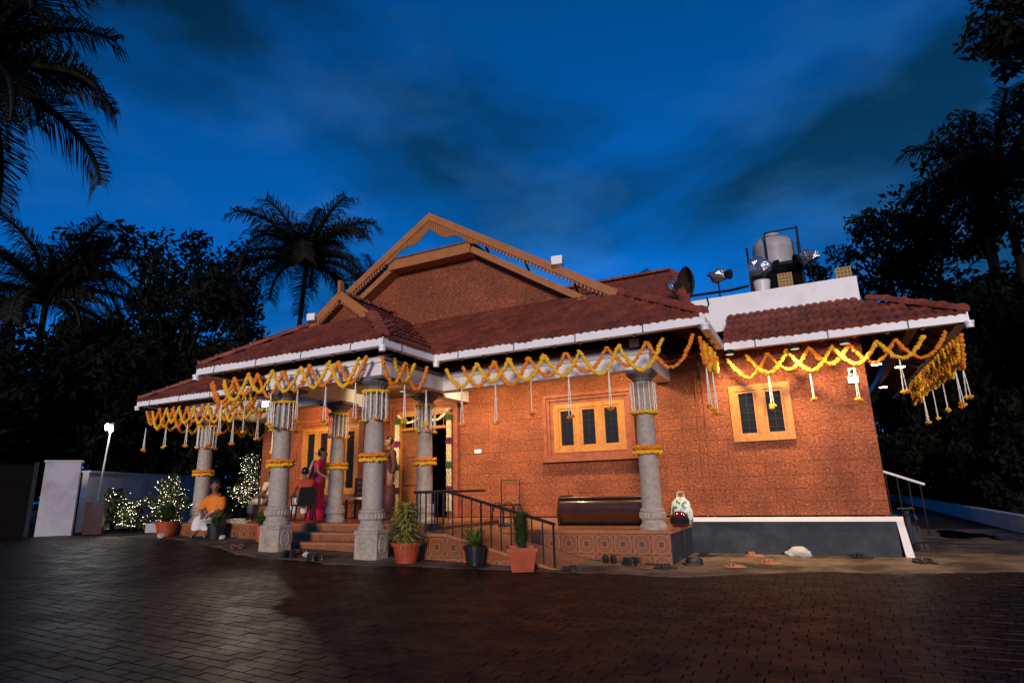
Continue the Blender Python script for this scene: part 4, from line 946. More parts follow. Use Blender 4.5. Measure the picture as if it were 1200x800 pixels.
def standing(loc, rz, h, label, kind):
    t = thing('person', label, 'person', loc, rz); k = h/1.65; nd = []; ed = []
    lean = .16 if kind == 'sari' else 0
    def P(x, y, z, r): return (x*k, (y-lean*max(0,z-.9))*k, z*k, (r[0]*k, r[1]*k) if isinstance(r, tuple) else r*k)
    nd.append(P(0,0,.92,.125)); s = chain(nd, ed, 0, [P(0,0,1.12,.115),P(0,0,1.30,(.16,.11)),P(0,-.01,1.40,.07),P(0,-.01,1.45,.05)])
    f = (0,-1,-.1); c = P(0,-.02,1.555,0)[:3]; head(nd, ed, s, c, f)
    for sx in (-1,1):
        if kind == 'sari': pts = [P(sx*.17,0,1.33,.058),P(sx*.21,-.08,1.10,.045),P(sx*.15,-.28,.98,.034)]; hd, dr = P(sx*.14,-.31,.97,0)[:3], (0,-1,-.2)
        else: pts = [P(sx*.18,0,1.33,.06),P(sx*.24,.02,1.06,.046),P(sx*.25,-.05,.82,.034)]; hd, dr = P(sx*.25,-.055,.79,0)[:3], (0,-.1,-1)
        w = chain(nd, ed, s-2, pts); hand(nd, ed, w, hd, dr, (sx,0,0))
        chain(nd, ed, 0, [P(sx*.09,0,.84,.09),P(sx*.10,-.02,.48,.062),P(sx*.10,.01,.09,.04),P(sx*.105,-.10,.035,.032),P(sx*.105,-.16,.028,.026)])
    skin('body', nd, ed, M['skin'], t); hair_cap(t, c, f, kind == 'sari'); face_bits(t, c, f, kind == 'kurta')
    if kind == 'sari':
        mb = MB(); loft(mb, [((0,0,.02*k),.27*k,.25*k,.05),((0,0,.35*k),.22*k,.20*k,.04),((0,0,.75*k),.19*k,.165*k,.02),((0,-.0,.95*k),.165*k,.14*k,.01),((0,-.03*k,1.05*k),.14*k,.12*k,0)], 26); mb.build('sari_skirt', M['magenta'], t, True)
        nd = []; ed = []; nd.append(P(0,0,1.08,.13)); s = chain(nd, ed, 0, [P(0,0,1.30,(.175,.125)),P(0,0,1.38,.085)])
        for sx in (-1,1): chain(nd, ed, s-1, [P(sx*.17,0,1.33,.078),P(sx*.20,-.05,1.17,.062)])
        skin('blouse', nd, ed, M['magenta'], t)
        mb = MB(); n = 9; m_ = 12                       # pallu falling from the shoulder down the back
        for i in range(m_):
            t_ = i/(m_-1); z = 1.40-t_*.86; y = .13+.09*math.sin(t_*1.6)-lean*max(0,z-.9)
            for j in range(n): u = j/(n-1)-.5; mb.v.append(((-.02+u*(.28+.16*t_))*k, (y+.022*math.cos(j*2.2))*k, z*k))
        for i in range(m_-1):
            for j in range(n-1): mb.f.append((i*n+j,i*n+j+1,(i+1)*n+j+1,(i+1)*n+j))
        o = mb.build('pallu', M['pallu'], t, True); sd_ = o.modifiers.new('thick', 'SOLIDIFY'); sd_.thickness = .012
    else:
        nd = []; ed = []; nd.append(P(0,0,.62,(.17,.13))); s = chain(nd, ed, 0, [P(0,0,.92,(.165,.135)),P(0,0,1.15,(.16,.13)),P(0,0,1.31,(.19,.135)),P(0,0,1.39,.10),P(0,-.005,1.43,.078)])
        for sx in (-1,1): chain(nd, ed, s-2, [P(sx*.185,0,1.33,.082),P(sx*.24,.02,1.06,.066),P(sx*.25,-.03,.88,.055)])
        skin('kurta', nd, ed, M['maroon'], t)
        mb = MB(); loft(mb, [((0,0,.05*k),.17*k,.14*k,.05),((0,0,.4*k),.18*k,.15*k,.03),((0,0,.7*k),.18*k,.14*k,.01)], 20); mb.build('lower_cloth', M['maroon'], t, True)
    return t
standing((-9.62,9.8,FL), 1.9, 1.46, 'standing person in a magenta sari with grey pallu and jasmine in the hair', 'sari')
standing((-7.68,9.75,FL), -.5, 1.60, 'standing person in dark maroon clothes beside the doorway', 'kurta')
def seated(loc, rz, label, shirt, lower, k=.84, chair='black plastic chair'):
    t = thing('person', label, 'person', loc, rz); t.scale = (k,k,k); nd = []; ed = []
    nd.append((0,0,.50,.125)); s = chain(nd, ed, 0, [(0,.02,.70,.115),(0,.02,.88,(.155,.11)),(0,.0,.98,.068),(0,-.01,1.03,.05)])
    c = (0,-.03,1.15); f = (0,-1,-.15); head(nd, ed, s, c, f)
    for sx in (-1,1):
        w = chain(nd, ed, s-2, [(sx*.18,.0,.91,.06),(sx*.23,-.06,.68,.046),(sx*.16,-.28,.59,.034)]); hand(nd, ed, w, (sx*.15,-.31,.585), (0,-1,-.2), (0,0,1))
        chain(nd, ed, 0, [(sx*.09,-.05,.48,.085),(sx*.12,-.42,.48,.068),(sx*.12,-.43,.25,.05),(sx*.12,-.40,.08,.038),(sx*.125,-.50,.035,.032),(sx*.125,-.56,.028,.026)])
    skin('body', nd, ed, M['skin'], t); hair_cap(t, c, f); face_bits(t, c, f)
    nd = []; ed = []; nd.append((0,0,.50,.145)); s = chain(nd, ed, 0, [(0,.02,.70,.14),(0,.02,.88,(.18,.13)),(0,.01,.965,.10),(0,0,1.005,.080)])
    for sx in (-1,1): chain(nd, ed, s-2, [(sx*.185,0,.92,.085),(sx*.225,-.04,.74,.07)])
    skin('shirt', nd, ed, M[shirt], t)
    nd = []; ed = []; nd.append((0,0,.49,.14))
    for sx in (-1,1): chain(nd, ed, 0, [(sx*.09,-.16,.49,.11),(sx*.12,-.42,.48,.10),(sx*.12,-.45,.30,.095),(sx*.12,-.43,.13,.09)])
    skin('lower_cloth', nd, ed, M[lower], t)
    ch = thing('plastic_chair', chair, 'chair', loc, rz); ch.scale = (k,k,k)
    MB().box(-.24,.24,-.2,.22,.36,.40).build('seat', M['blackpot'], ch)
    mb = MB(); mb.prism([(-.20,.20,.40),(.20,.20,.40),(.17,.29,.80),(-.17,.29,.80)], (0,.025,0)); mb.build('backrest', M['blackpot'], ch)
    for sx in (-1,1):
        for sy, y in ((-1,-.18),(1,.22)): MB().bar((sx*.21,y,.38),(sx*.24,y+sy*.03,0),.035,.035,(1,0,0)).build('leg', M['blackpot'], ch)
        MB().box(sx*.25-.02,sx*.25+.02,-.18,.22,.58,.61).build('armrest', M['blackpot'], ch); MB().box(sx*.25-.015,sx*.25+.015,-.16,-.13,.36,.58).build('arm_post', M['blackpot'], ch)
seated((-9.42,9.25,FL), -2.1, 'seated person in red shirt and white lower cloth with back to the yard', 'redshirt', 'mundu', chair='black plastic chair under the person in the red shirt')
seated((-11.2,9.95,FL), -1.25, 'seated person in cream silk partly hidden by the front left column', 'creamcloth', 'creamcloth', chair='black plastic chair under the person in cream silk')

# ------------------------------------------------------------------ potted plants
def pot(t, r0, r1, h, m, square=False):
    if square:
        mb = MB(); q = 1.32; mb.lathe([(r0*q,0),(r1*q*.97,h*.82),(r1*q*1.06,h*.83),(r1*q*1.08,h),(r1*q*.95,h),(r1*q*.9,h*.86)], 4); a = math.pi/4; mb.v = [(x*math.cos(a)-y*math.sin(a), x*math.sin(a)+y*math.cos(a), z) for x, y, z in mb.v]
    else: mb = MB().lathe([(r0,0),(r1*.95,h*.80),(r1*1.07,h*.81),(r1*1.1,h),(r1*.98,h),(r1*.92,h*.88)], 20)
    mb.build('pot', M[m], t); MB().lathe([(r1*.95,h*.86),(r1*.95,h*.9)], 16 if not square else 8).build('soil', M['soil'], t)
def blades(t, base, n, ln, w, m, spread=1.0, droop=.6, name='leaf', seed=0, stem=.0):
    rg = random.Random(seed); mb = MB()
    for k in range(n):
        a = rg.uniform(0,2*math.pi); up = rg.uniform(.15,1); L_ = ln*rg.uniform(.7,1.1); z0 = base+rg.uniform(0,stem); d = Vector((math.cos(a),math.sin(a),0)); sd = Vector((-d.y,d.x,0)); pr_ = None; p = Vector((d.x*.02,d.y*.02,z0))
        el = rg.uniform(.4,1.4)*(.5+.5*up)/spread
        for q in range(5):
            ww = w*(.55,1,.9,.6,.05)[q]*.5; L0 = [p-sd*ww, p+sd*ww]
            if pr_ is not None: i = len(mb.v); mb.v += [tuple(v) for v in pr_+L0]; mb.f.append((i,i+1,i+3,i+2))
            pr_ = L0; e_ = el-droop*q*.5; p = p+(d*math.cos(e_)+Vector((0,0,math.sin(e_))))*L_/4
    return stuff(mb.build(name, M[m], t))
def potted(x, y, label, h, r0, r1, m, square=False, s=1):
    z = gz(x)+AP-.004; t = thing('potted_plant', label, 'potted plant', (x,y,z), .3 if not square else .5); pot(t, r0, r1, h, m, square); return t
t = potted(-5.42,7.34,'big bushy variegated plant in a terracotta pot by the front column',.28,.15,.20,'terracotta'); blades(t,.24,800,.30,.030,'lime',1.5,.5,seed=1,stem=.52); MB().tube([(0,0,.2),(0,0,.7)], .02, 6).build('stem', M['bark'], t)
t = potted(-4.38,7.50,'spiky plant in a black pot before the ramp',.27,.115,.15,'blackpot'); blades(t,.25,110,.34,.022,'green',.85,.25,seed=2); MB().lathe([(.19,0),(.20,.02),(.19,.025)],18).build('saucer', M['blackpot'], t)
t = potted(-3.62,7.42,'small cypress in a square terracotta pot before the ramp',.30,.15,.20,'terracotta',True); blades(t,.28,700,.19,.014,'cypress',.8,.05,seed=3,stem=.36); MB().tube([(0,0,.2),(0,0,.62)], .014, 6).build('stem', M['bark'], t)
t = potted(-12.35,8.35,'leafy plant in a terracotta pot left of the seated man',.30,.16,.21,'terracotta'); blades(t,.28,420,.34,.03,'green',.9,.6,seed=4,stem=.22)
t = potted(-10.75,8.30,'grassy plant in a black pot right of the seated man',.30,.14,.17,'blackpot'); blades(t,.28,170,.42,.018,'green',1.0,.7,seed=5)
t = potted(-9.6,8.38,'small plant in a narrow terracotta pot beside the pedestal',.28,.075,.10,'terracotta'); blades(t,.26,90,.30,.028,'green',.8,.5,seed=6,stem=.16)

# ------------------------------------------------------------------ footwear and litter
def shoe(x, y, rz, kind, m, label, L_=.26):
    z = gz(x)+AP+.002; t = thing('footwear', label, 'footwear', (x,y,z), rz, 'footwear left in the yard')
    def sole(ox):
        mb = MB(); n = 12; top = []; 
        for k in range(n): a = 2*math.pi*k/n; top.append((ox+.042*math.cos(a)*(1-.15*math.sin(a)), L_/2*math.sin(a), 0))
        mb.prism(top, (0,0,.018 if kind != 'shoe' else .025)); return mb
    for ox, dy in ((-.055,.0),(.06,random.uniform(-.05,.05))):
        b_ = sole(ox); b_.v = [(a, b+dy, c) for a, b, c in b_.v]; p = b_.build('sole', M[m], t)
        if kind == 'shoe': mb = MB(); mb.lathe([(.042,0),(.045,.03),(.036,.07),(.02,.08)], 12); mb.v = [(a+ox, b*2.4+dy-.02, c+.024) for a, b, c in mb.v]; mb.build('upper', M[m], p)
        else:
            for yy in (.02,.07): MB().tube([(ox-.045,dy+yy,.012),(ox-.03,dy+yy,.05),(ox+.03,dy+yy,.05),(ox+.045,dy+yy,.012)], .011, 5).build('strap', M[m], p)
SH = [(-7.28,6.93,.4,'shoe','rubber','black shoes left of the pedestal foot'),(-6.72,6.86,1.2,'shoe','rubber','black shoes in front of the pedestal beside the ramp'),(-8.95,7.35,.9,'sandal','leather','brown sandals beside the front left pedestal'),(-7.55,7.35,.2,'sandal','rubber','dark sandals on the ground before the steps'),
 (-3.05,7.72,1.4,'sandal','rubber','flat black slippers at the foot of the ramp'),(-2.86,8.75,.3,'shoe','rubber','upright black shoes against the tiled porch face'),(-2.52,8.66,1.0,'shoe','rubber','small black shoes near the tiled porch face'),(-2.25,8.42,1.5,'sandal','leather','brown strapped sandals before the tiled porch corner'),(-2.02,8.50,1.2,'sandal','rubber','black strapped sandals right at the porch corner'),
 (-1.72,9.0,1.9,'shoe','rubber','black shoes beside the blue porch side'),(-1.72,10.1,1.3,'sandal','rubber','dark slippers in the corner of porch and plinth'),(.42,10.32,1.2,'sandal','rubber','black slippers before the right end of the plinth'),(-1.15,8.9,1.8,'sandal','tan','tan slippers lying in front of the plinth'),(-.75,9.35,1.3,'sandal','tan','second pair of tan slippers farther out on the apron'),(-1.0,10.25,1.5,'sandal','tan','pale tan slippers close to the plinth'),(1.1,9.9,.5,'sandal','rubber','lone dark slippers near the white plinth edge'),(1.25,11.6,1.1,'shoe','rubber','black shoes behind the house corner')]
for a in SH: shoe(*a)
mb = MB(); blob(mb, (0,0,.07), (.15,.12,.085), .22, ICO2); blob(mb, (.09,-.03,.045), (.11,.10,.055), .24, ICO2); blob(mb, (-.1,.0,.04), (.09,.09,.05), .24, ICO2); o = mb.build('white_sack', M['sack'], None, True); o.location = (-.42,10.35,AP); tag(o, 'crumpled white plastic sack lying against the blue plinth', 'sack')
for x, y, lab in ((-12.05,8.05,'crumpled white cloth by the feet of the seated man'),(-10.45,8.22,'small white cup beside the black pot'),(-7.05,7.05,'white crumpled wrapper at the pedestal')):
    mb = MB(); blob(mb, (0,0,.04), (.07,.06,.045), .25, ICO2); o = mb.build('wrapper', M['sack']); o.location = (x,y,gz(x)+AP); tag(o, lab, 'litter')
for k, (x, y, lab) in enumerate(((-7.9,9.5,'pale shoes on the porch floor beside the inner column'),(-7.6,9.6,'dark shoes on the porch floor near the doorway'),(-5.0,9.6,'dark sandals on the porch floor behind the railing'))):
    shoe(x, y, .4*k, 'shoe' if k < 2 else 'sandal', ('bucket','rubber','rubber')[k], lab); bpy.data.objects[[o.name for o in COL.objects if o.name.startswith('footwear')][-1]].location.z = (FL if x < -5.57 else FR)+.002

# ------------------------------------------------------------------ boundary, gate, slab
def wallseg(name, a, b, h, th, m, label, cap=None):
    A = Vector((*a,0)); B = Vector((*b,0)); d = (B-A).normalized(); n = Vector((-d.y,d.x,0))*th; t = thing(name, label, 'wall', (a[0],a[1],gz(a[0]))); z0 = -.2
    mb = MB(); P = [Vector((0,0,z0)), B-A+Vector((0,0,z0)), B-A+n+Vector((0,0,z0)), n+Vector((0,0,z0))]; mb.prism(P, (0,0,h-z0)); mb.build('face', M[m], t)
    if cap: mb = MB(); e = n*.25; P = [-e+Vector((0,0,h)), B-A-e+Vector((0,0,h)), B-A+n+e+Vector((0,0,h)), n+e+Vector((0,0,h))]; mb.prism(P, (0,0,.05)); mb.build('coping', M[m], t)
    return t
wallseg('boundary_wall', (-17.0,9.2), (-21.5,16.5), 1.5, .15, 'boundary', 'long pale wall behind the fairy lit shrubs', True)
t = thing('gate_pillar', 'broad whitewashed gate pillar at the end of the boundary wall', 'pillar', (-15.95,8.05,gz(-16)), 1.0); MB().box(-.34,.34,-.12,.2,-.1,1.68).build('shaft', M['boundary'], t); MB().box(-.37,.37,-.14,.22,1.68,1.73).build('cap', M['boundary'], t)
t = thing('metal_gate', 'black sheet metal gate beside the whitewashed pillar', 'gate', (-16.75,6.55,gz(-16.6)), 1.05); MB().box(-1.2,1.2,-.02,.02,.05,1.62).build('panel', M['void'], t)
for x in (-1.2,1.2): MB().box(x-.04,x+.04,-.04,.04,0,1.68).build('post', M['iron'], t)
for z in (.4,1.2): MB().box(-1.15,1.15,-.045,-.021,z-.03,z+.03).build('rail', M['void'], t)
o = MB().prism([(-14.7,9.4,0),(-13.6,9.9,0),(-13.85,10.4,0),(-14.9,9.9,0)], (0,0,.22)).build('kerb_slab', M['slab']); o.location.z = gz(-14.2); tag(o, 'pale raised planter kerb in front of the shrubs', 'kerb')
o = MB().prism([(-15.75,8.55,0),(-15.35,8.75,0),(-15.4,8.85,0),(-15.8,8.65,0)], (0,0,.75)).build('wooden_board', M['varnish']); o.location.z = gz(-16)+.01; tag(o, 'dark brown board propped beside the gate pillar', 'board')
wallseg('side_wall_low', (3.75,11.5), (3.75,40), .34, .2, 'boundary', 'low pale wall along the side path on the right').name = 'low_wall'

# fairy lit shrubs
def shrub(x, y, rx, rz_, h, label, n=1500, lights=240, tall=False, glow=4):
    lights = int(lights*1.7)
    t = thing('fairy_lit_shrub', label, 'shrub', (x,y,gz(x)), 0, 'shrubs wound with fairy lights'); rg = np.random.default_rng(int(abs(x*100)))
    cl = []; k = 0
    for _ in range(16):
        a = rg.uniform(0,2*math.pi); q = rg.uniform(.1,.85); zz = rg.uniform(.25,1)
        wq = (1-zz*.75) if tall else math.sin(min(1,zz+.15)*math.pi*.9)*.9+.2
        cl.append((rx*q*wq*math.cos(a), rz_*q*wq*math.sin(a), h*zz*.92))
    cl = np.array(cl); mb = MB(); idx = rg.integers(0, len(cl), n); c = cl[idx]+rg.normal(0, .13*max(rx,.5), (n,3)); c[:,2] = np.clip(c[:,2], .05, h*1.05)
    d = rg.normal(0,1,(n,3)); d /= np.linalg.norm(d,axis=1)[:,None]; e = np.cross(d, rg.normal(0,1,(n,3))); e /= np.linalg.norm(e,axis=1)[:,None]
    for i in range(n): p = c[i]; a = d[i]*.075; b = e[i]*.028; mb.add([p-a, p+b, p+a, p-b], [(0,1,2,3)])
    stuff(mb.build('foliage', M['bush'], t))
    for q in range(5): a = rg.uniform(0,6.28); MB().tube([(0,0,0),(.1*math.cos(a),.1*math.sin(a),h*.4),(rx*.5*math.cos(a),rz_*.5*math.sin(a),h*.8)], [.025,.018,.006], 5).build('stem', M['bark'], t)
    mb = MB(); v, f = ico(1); v = v*.5; idx = rg.integers(0, len(cl), lights); c = cl[idx]+rg.normal(0, .16*max(rx,.5), (lights,3)); c[:,2] = np.clip(c[:,2], .03, h*1.08)
    oc = ([(1,0,0),(-1,0,0),(0,1,0),(0,-1,0),(0,0,1),(0,0,-1)], [(0,2,4),(2,1,4),(1,3,4),(3,0,4),(2,0,5),(1,2,5),(3,1,5),(0,3,5)])
    for p in c: s_ = rg.uniform(.005,.0095); mb.add([(p[0]+a*s_,p[1]+b*s_,p[2]+g*s_) for a,b,g in oc[0]], oc[1])
    stuff(mb.build('fairy_lights', M['fairy'], t)); point(t, (.2,-.5,h*.5), glow, (1,.8,.55), .3)
shrub(-16.2,9.5,.6,.5,1.0,'round shrub with fairy lights under the pole lamp',1400,110)
shrub(-15.35,9.5,.42,.4,.7,'low shrub thick with fairy lights trailing to the ground',900,150)
shrub(-15.5,10.5,.72,.6,1.4,'taller forked shrub with fairy lights against the pale wall',1800,230)
shrub(-16.2,13.6,.8,.7,2.1,'cone shaped shrub bright with fairy lights seen past the far porch',1500,330,True)
shrub(-15.2,13.9,.8,.7,1.6,'rounded shrub bright with fairy lights nearest the house wall',1200,240)
# ------------------------------------------------------------------ rooftop things
TZ = 4.05
t = thing('water_tank', 'grey plastic water tank on a black steel stand on the terrace', 'water tank', (-.28,16.6,TZ-.12))
mb = MB().lathe([(.52,2.72),(.53,2.75),(.52,3.0),(.53,3.02),(.52,3.22),(.53,3.24),(.51,3.42),(.42,3.55),(.19,3.61),(.19,3.66),(.05,3.67)], 28); autosmooth(mb.build('body', M['tank'], t), 35); MB().lathe([(.2,3.66),(.2,3.71),(.15,3.73)],18).build('lid', M['tank'], t)
for sx in (-1,1):
    for sy in (-1,1): MB().box(sx*.62-.03,sx*.62+.03,sy*.6-.03,sy*.6+.03,0,3.6 if sx > 0 else 3.25).build('leg', M['blackmetal'], t)
MB().box(-.64,.64,-.62,.62,2.62,2.71).build('platform', M['blackmetal'], t)
mb = MB()
for z in (3.57,): mb.bar((.62,-.6,z),(.62,.6,z),.035,.035); mb.bar((-.15,-.6,z),(.62,-.6,z),.035,.035); mb.bar((-.15,-.6,2.7),(-.15,-.6,z),.035,.035,(1,0,0))
mb.build('guard_rail', M['blackmetal'], t); MB().box(-.6,.6,-.58,.58,.05,2.6).build('panelled_base', M['void'], t)
def filmlight(x, y, z, ln, label, r=.22, yaw=0, tilt=.2):
    t = thing('film_light', label, 'film light', (x,y,TZ)); h = z-TZ
    for k in range(3): a = 2*math.pi*k/3+.4; MB().tube([(0,0,.75),(.4*math.cos(a),.4*math.sin(a),0)], .014, 5).build('leg', M['blackmetal'], t)
    MB().tube([(0,0,.6),(0,0,h-.1)], .018, 6).build('stand', M['blackmetal'], t)
    mb = MB(); q = Matrix.Rotation(yaw,4,'Z') @ Matrix.Rotation(tilt,4,'X')
    v, f = ICO2; vs = [tuple((q @ Vector((p[0]*r*(.95+rng.uniform(-.3,.3)), p[1]*r*1.2*(1+rng.uniform(-.25,.25)), p[2]*r*.85*(1+rng.uniform(-.3,.3))))) + Vector((0,0,h))) for p in v]; mb.add(vs, f); mb.build('foil_wrapped_head', M['foil'], t)
    mb = MB(); mb.lathe([(r*.5,0),(r*.62,.1)], 14); mb.v = [tuple((q @ Vector((a, -r*1.2-c, b)))+Vector((0,0,h))) for a, b, c in mb.v]; mb.build('barrel', M['blackmetal'], t)
filmlight(-2.24,12.4,5.26,1,'foil wrapped film light on a stand left of the dish',.14,.6)
filmlight(-1.48,13.9,5.85,1,'foil wrapped film light between dish and tank',.19,1.1)
filmlight(-.57,14.1,5.95,1,'large foil wrapped film light in front of the tank stand',.25,1.4)
filmlight(.50,15.6,6.52,1,'foil wrapped film light right of the tank',.21,-1.1)
t = thing('satellite_dish', 'dark satellite dish standing on the terrace seen edge on', 'satellite dish', (-2.12,13.2,TZ), .7); MB().tube([(0,0,0),(0,0,1.25)], .03, 8).build('mast', M['blackmetal'], t)
mb = MB(); n = 24; rings = [(.02,.15),(.15,.13),(.27,.08),(.34,0)]
for r_, d_ in rings:
    for k in range(n): a = 2*math.pi*k/n; mb.v.append((d_-.02, r_*math.cos(a), 1.5+r_*1.15*math.sin(a)))
for i in range(3):
    for k in range(n): mb.f.append((i*n+k,i*n+(k+1)%n,(i+1)*n+(k+1)%n,(i+1)*n+k))
o = mb.build('reflector', M['dish'], t, True); sd_ = o.modifiers.new('thick','SOLIDIFY'); sd_.thickness = .02
MB().tube([(-.02,0,1.1),(-.45,0,1.35),(-.48,0,1.48)], .012, 5).build('feed_arm', M['blackmetal'], t)
o = MB().lathe([(.12,0),(.16,.33),(.17,.35),(.16,.36)], 20).build('bucket', M['bucket']); o.location = (-.5,12.3,TZ+.62); 
tag(o, 'pale plastic bucket standing behind the parapet', 'bucket')
o2 = MB().box(-.8,-.3,12.0,12.6,TZ,TZ+.618).build('block_stack', M['slab']); tag(o2, 'grey concrete block under the pale bucket', 'block')
for x, y, z, lab in ((-.07,12.6,4.92,'yellow lattice crate at the foot of the tank stand'),(.94,12.4,4.78,'yellow lattice crate near the parapet end')):
    t = thing('lattice_crate', lab, 'crate', (x,y,TZ)); h = z-TZ+.28
    mb = MB(); mb.box(-.15,.15,-.02,.14,0,h-.36); mb.build('stand_block', M['slab'], t)
    mb = MB()
    for k in range(5): q = -.12+k*.06; mb.box(q-.014,q+.014,-.03,.0,h-.36,h)
    for k in range(6): q = h-.36+k*.072; mb.box(-.13,.13,-.032,-.004,q-.012,q+.012)
    mb.box(-.125,.125,.0,.12,h-.36,h); mb.build('lattice', M['crate'], t)
tag(MB().tube([(-2.0,12.9,5.15),(-1.2,13.6,5.35),(-.9,14.6,5.7)], .03, 6).build('pipe_rail', M['blackmetal']), 'dark pipe running from the dish to the tank stand', 'pipe')
tag(MB().tube([(-1.45,11.37,4.60),(-1.42,11.34,4.45),(-1.55,11.2,4.2),(-1.75,11.0,3.98)], .012, 6).build('black_cable', M['blackmetal']), 'black cable hanging over the white parapet', 'cable')

# ------------------------------------------------------------------ trees
def leafcloud(n, clumps, spread, leaf, seed):
    rg = np.random.default_rng(seed); cl = np.array(clumps); idx = rg.integers(0, len(cl), n); rad = cl[idx,3:4]
    d = rg.normal(0,1,(n,3)); d /= np.linalg.norm(d,axis=1)[:,None]; c = cl[idx,:3]+d*rad*(rg.uniform(0,1,(n,1))**.45)*spread
    a = rg.normal(0,1,(n,3)); a /= np.linalg.norm(a,axis=1)[:,None]; b = np.cross(a, rg.normal(0,1,(n,3))); b /= np.linalg.norm(b,axis=1)[:,None]
    s = leaf*rg.uniform(.6,1.25,(n,1)); a = a*s; b = b*s*.42
    v = np.stack([c-a, c+b, c+a, c-b], 1).reshape(-1,3); f = np.arange(n*4).reshape(-1,4)
    me = bpy.data.meshes.new('crown'); me.from_pydata(v.tolist(), [], f.tolist()); me.update(); return me
def tree(x, y, h, rx, rz_, label, n=5000, leaf=.16, seed=1, base=.3, ncl=40, grp=None, lean=(0,0), clump=.26):
    t = thing('broadleaf_tree', label, 'tree', (x,y,gz(x)-.05), 0, grp); rg = random.Random(seed); cz = h*(base+(1-base)/2); hz = h*(1-base)/2; cl = []
    while len(cl) < ncl:
        p = [rg.uniform(-1,1) for _ in range(3)]; q = math.sqrt(sum(v*v for v in p))
        if q > 1 or q < .25: continue
        w = 1+.25*math.sin(3*math.atan2(p[1],p[0])+seed)
        cl.append((p[0]*rx*w+lean[0]*(p[2]+1), p[1]*rx*w+lean[1], cz+p[2]*hz, rx*clump*rg.uniform(.6,1.25)))
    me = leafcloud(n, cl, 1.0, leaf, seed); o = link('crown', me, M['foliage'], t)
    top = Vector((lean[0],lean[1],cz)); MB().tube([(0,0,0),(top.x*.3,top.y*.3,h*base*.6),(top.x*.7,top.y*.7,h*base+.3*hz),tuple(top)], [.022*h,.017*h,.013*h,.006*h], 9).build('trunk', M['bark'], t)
    for c in cl[:14]: MB().tube([(top.x*.6,top.y*.6,h*base*.9),((c[0]+top.x*.6)/2,(c[1]+top.y*.6)/2,(c[2]+h*base)/2+.1*h),(c[0],c[1],c[2])], [.009*h,.006*h,.0025*h], 6).build('limb', M['bark'], t)
    return t
def frond_mesh(L_, droop, seed, up=.9):
    rg = random.Random(seed); mb = MB(); n = 46; p = Vector((0,0,0)); el = up; path = []
    for k in range(n+1): path.append(p.copy()); el -= droop/n*(.4+1.2*k/n); p = p+Vector((math.cos(el),0,math.sin(el)))*L_/n
    mb.tube([path[k] for k in range(0,n+1,3)], [.035*(1-.85*k/n)+.004 for k in range(0,n+1,3)], 5)
    for k in range(5, n):
        t = k/n; ll = L_*.235*math.sin(min(1,t*1.15+.12)*math.pi*.86)+.12
        d = (path[k]-path[k-1]).normalized()
        for s_ in (-1,1):
            for sub in (0,.5):
                q = path[k-1].lerp(path[k], sub); dr = rg.uniform(.25,1.15); ll *= rg.uniform(.85,1.15)
                o1 = q+(d*rg.uniform(.5,.8)+Vector((0,s_*.8,rg.uniform(-.1,.25)))).normalized()*ll*.5; o2 = o1+(d*.55+Vector((0,s_*.45,-dr*1.5))).normalized()*ll*.5; w = d*.0046
                i = len(mb.v); mb.v += [tuple(q-w),tuple(q+w),tuple(o1+w*1.1),tuple(o1-w*1.1),tuple(o2)]; mb.f += [(i,i+1,i+2,i+3),(i+3,i+2,i+4)]
    me = mb.mesh('frond'); me.materials.append(M['palmleaf']); return me
FR_M = [frond_mesh(1, d, i, u) for i, (d, u) in enumerate(((1.5,1.15),(1.9,.75),(2.0,.35),(1.6,.0),(1.2,1.35)))]
def palm(x, y, h, L_, label, nf=22, seed=1, lean=(0,0), grp=None, wind=0, dirs=None):
    t = thing('coconut_palm', label, 'palm tree', (x,y,gz(x)-.05), 0, grp); rg = random.Random(seed)
    MB().tube([(lean[0]*q*q, lean[1]*q*q, h*q) for q in np.linspace(0,1,9)], [.19-.07*q for q in np.linspace(0,1,9)], 9).build('trunk', M['bark'], t)
    for k in range(nf):
        a = k*2.39996+rg.uniform(-.2,.2) if dirs is None else dirs[k % len(dirs)]
        lv = k/nf; me = FR_M[4] if lv < .12 else FR_M[0] if lv < .34 else FR_M[1] if lv < .62 else FR_M[2] if lv < .85 else FR_M[3]
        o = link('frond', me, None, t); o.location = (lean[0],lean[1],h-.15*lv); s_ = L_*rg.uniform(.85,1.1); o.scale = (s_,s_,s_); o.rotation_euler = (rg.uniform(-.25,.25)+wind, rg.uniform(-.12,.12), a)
    return t
palm(-26.3,24.4,14.4,5.0,'coconut palm rising behind the small gablet',25,3,(.6,0))
palm(-24.0,7.2,14.9,5.5,'coconut palm leaning into the picture at the upper left',24,5,(.6,0))
palm(-30.0,13.4,9.7,4.4,'lower coconut palm below the leaning palm at left',22,8)
palm(-28.4,33.5,16.0,2.8,'distant palm whose top shows beside the gable frame',18,9)
palm(-10.2,39.0,13.2,2.8,'distant palm top peeping over the rear roof',16,12)
palm(7.4,25.8,11.6,3.6,'coconut palm among the dark trees on the right',24,14)
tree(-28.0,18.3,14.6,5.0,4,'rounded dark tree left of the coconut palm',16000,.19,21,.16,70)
tree(-33.0,12.0,9.6,4.6,4,'dark tree behind the boundary wall at far left',12000,.22,22,.04,60)
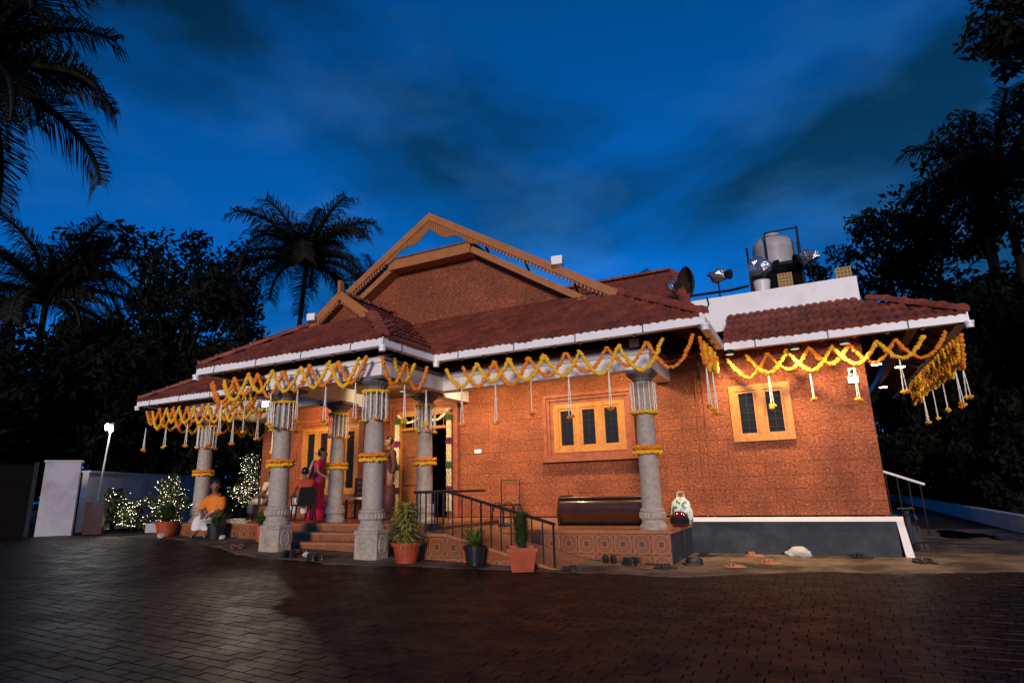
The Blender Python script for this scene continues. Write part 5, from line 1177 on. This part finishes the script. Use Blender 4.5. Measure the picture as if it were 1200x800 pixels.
tree(-25.0,9.4,6.6,3.0,3,'low dark tree just over the gate pillar',11000,.17,23,.04,50)
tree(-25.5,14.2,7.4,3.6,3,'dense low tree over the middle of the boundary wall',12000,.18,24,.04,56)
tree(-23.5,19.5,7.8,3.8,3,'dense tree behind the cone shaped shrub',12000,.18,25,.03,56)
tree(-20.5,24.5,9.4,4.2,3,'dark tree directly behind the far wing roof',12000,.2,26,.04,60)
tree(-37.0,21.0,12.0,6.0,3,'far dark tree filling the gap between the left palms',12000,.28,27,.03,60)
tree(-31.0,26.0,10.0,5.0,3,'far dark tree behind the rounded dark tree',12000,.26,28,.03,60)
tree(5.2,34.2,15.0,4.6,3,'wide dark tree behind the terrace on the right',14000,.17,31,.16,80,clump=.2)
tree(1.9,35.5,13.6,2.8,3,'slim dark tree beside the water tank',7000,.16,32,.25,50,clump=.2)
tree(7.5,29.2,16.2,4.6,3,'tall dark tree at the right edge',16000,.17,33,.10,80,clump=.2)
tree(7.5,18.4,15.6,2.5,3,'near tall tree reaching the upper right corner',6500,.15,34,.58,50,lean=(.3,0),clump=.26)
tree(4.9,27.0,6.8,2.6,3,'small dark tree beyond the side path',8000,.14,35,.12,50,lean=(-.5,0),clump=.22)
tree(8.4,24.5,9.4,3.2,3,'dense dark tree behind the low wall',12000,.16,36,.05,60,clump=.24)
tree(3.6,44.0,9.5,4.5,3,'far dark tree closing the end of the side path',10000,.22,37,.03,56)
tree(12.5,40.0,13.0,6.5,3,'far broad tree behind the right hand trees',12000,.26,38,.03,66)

for k, (x, y, h, r, lab) in enumerate(((5.4,20.5,2.2,1.3,'first low bush behind the side wall'),(5.8,24.0,2.6,1.6,'second low bush behind the side wall'),(6.2,28.5,3.0,1.9,'third low bush behind the side wall'),(5.2,33.5,3.4,2.2,'bush at the far end of the side wall'),(2.6,38.0,3.2,2.4,'bush closing the end of the side path'),(9.5,34.0,4.5,3.2,'large bush beyond the side wall'))):
    tree(x, y, h, r, 2, lab, 5000, .13, 60+k, .0, 40, clump=.3)
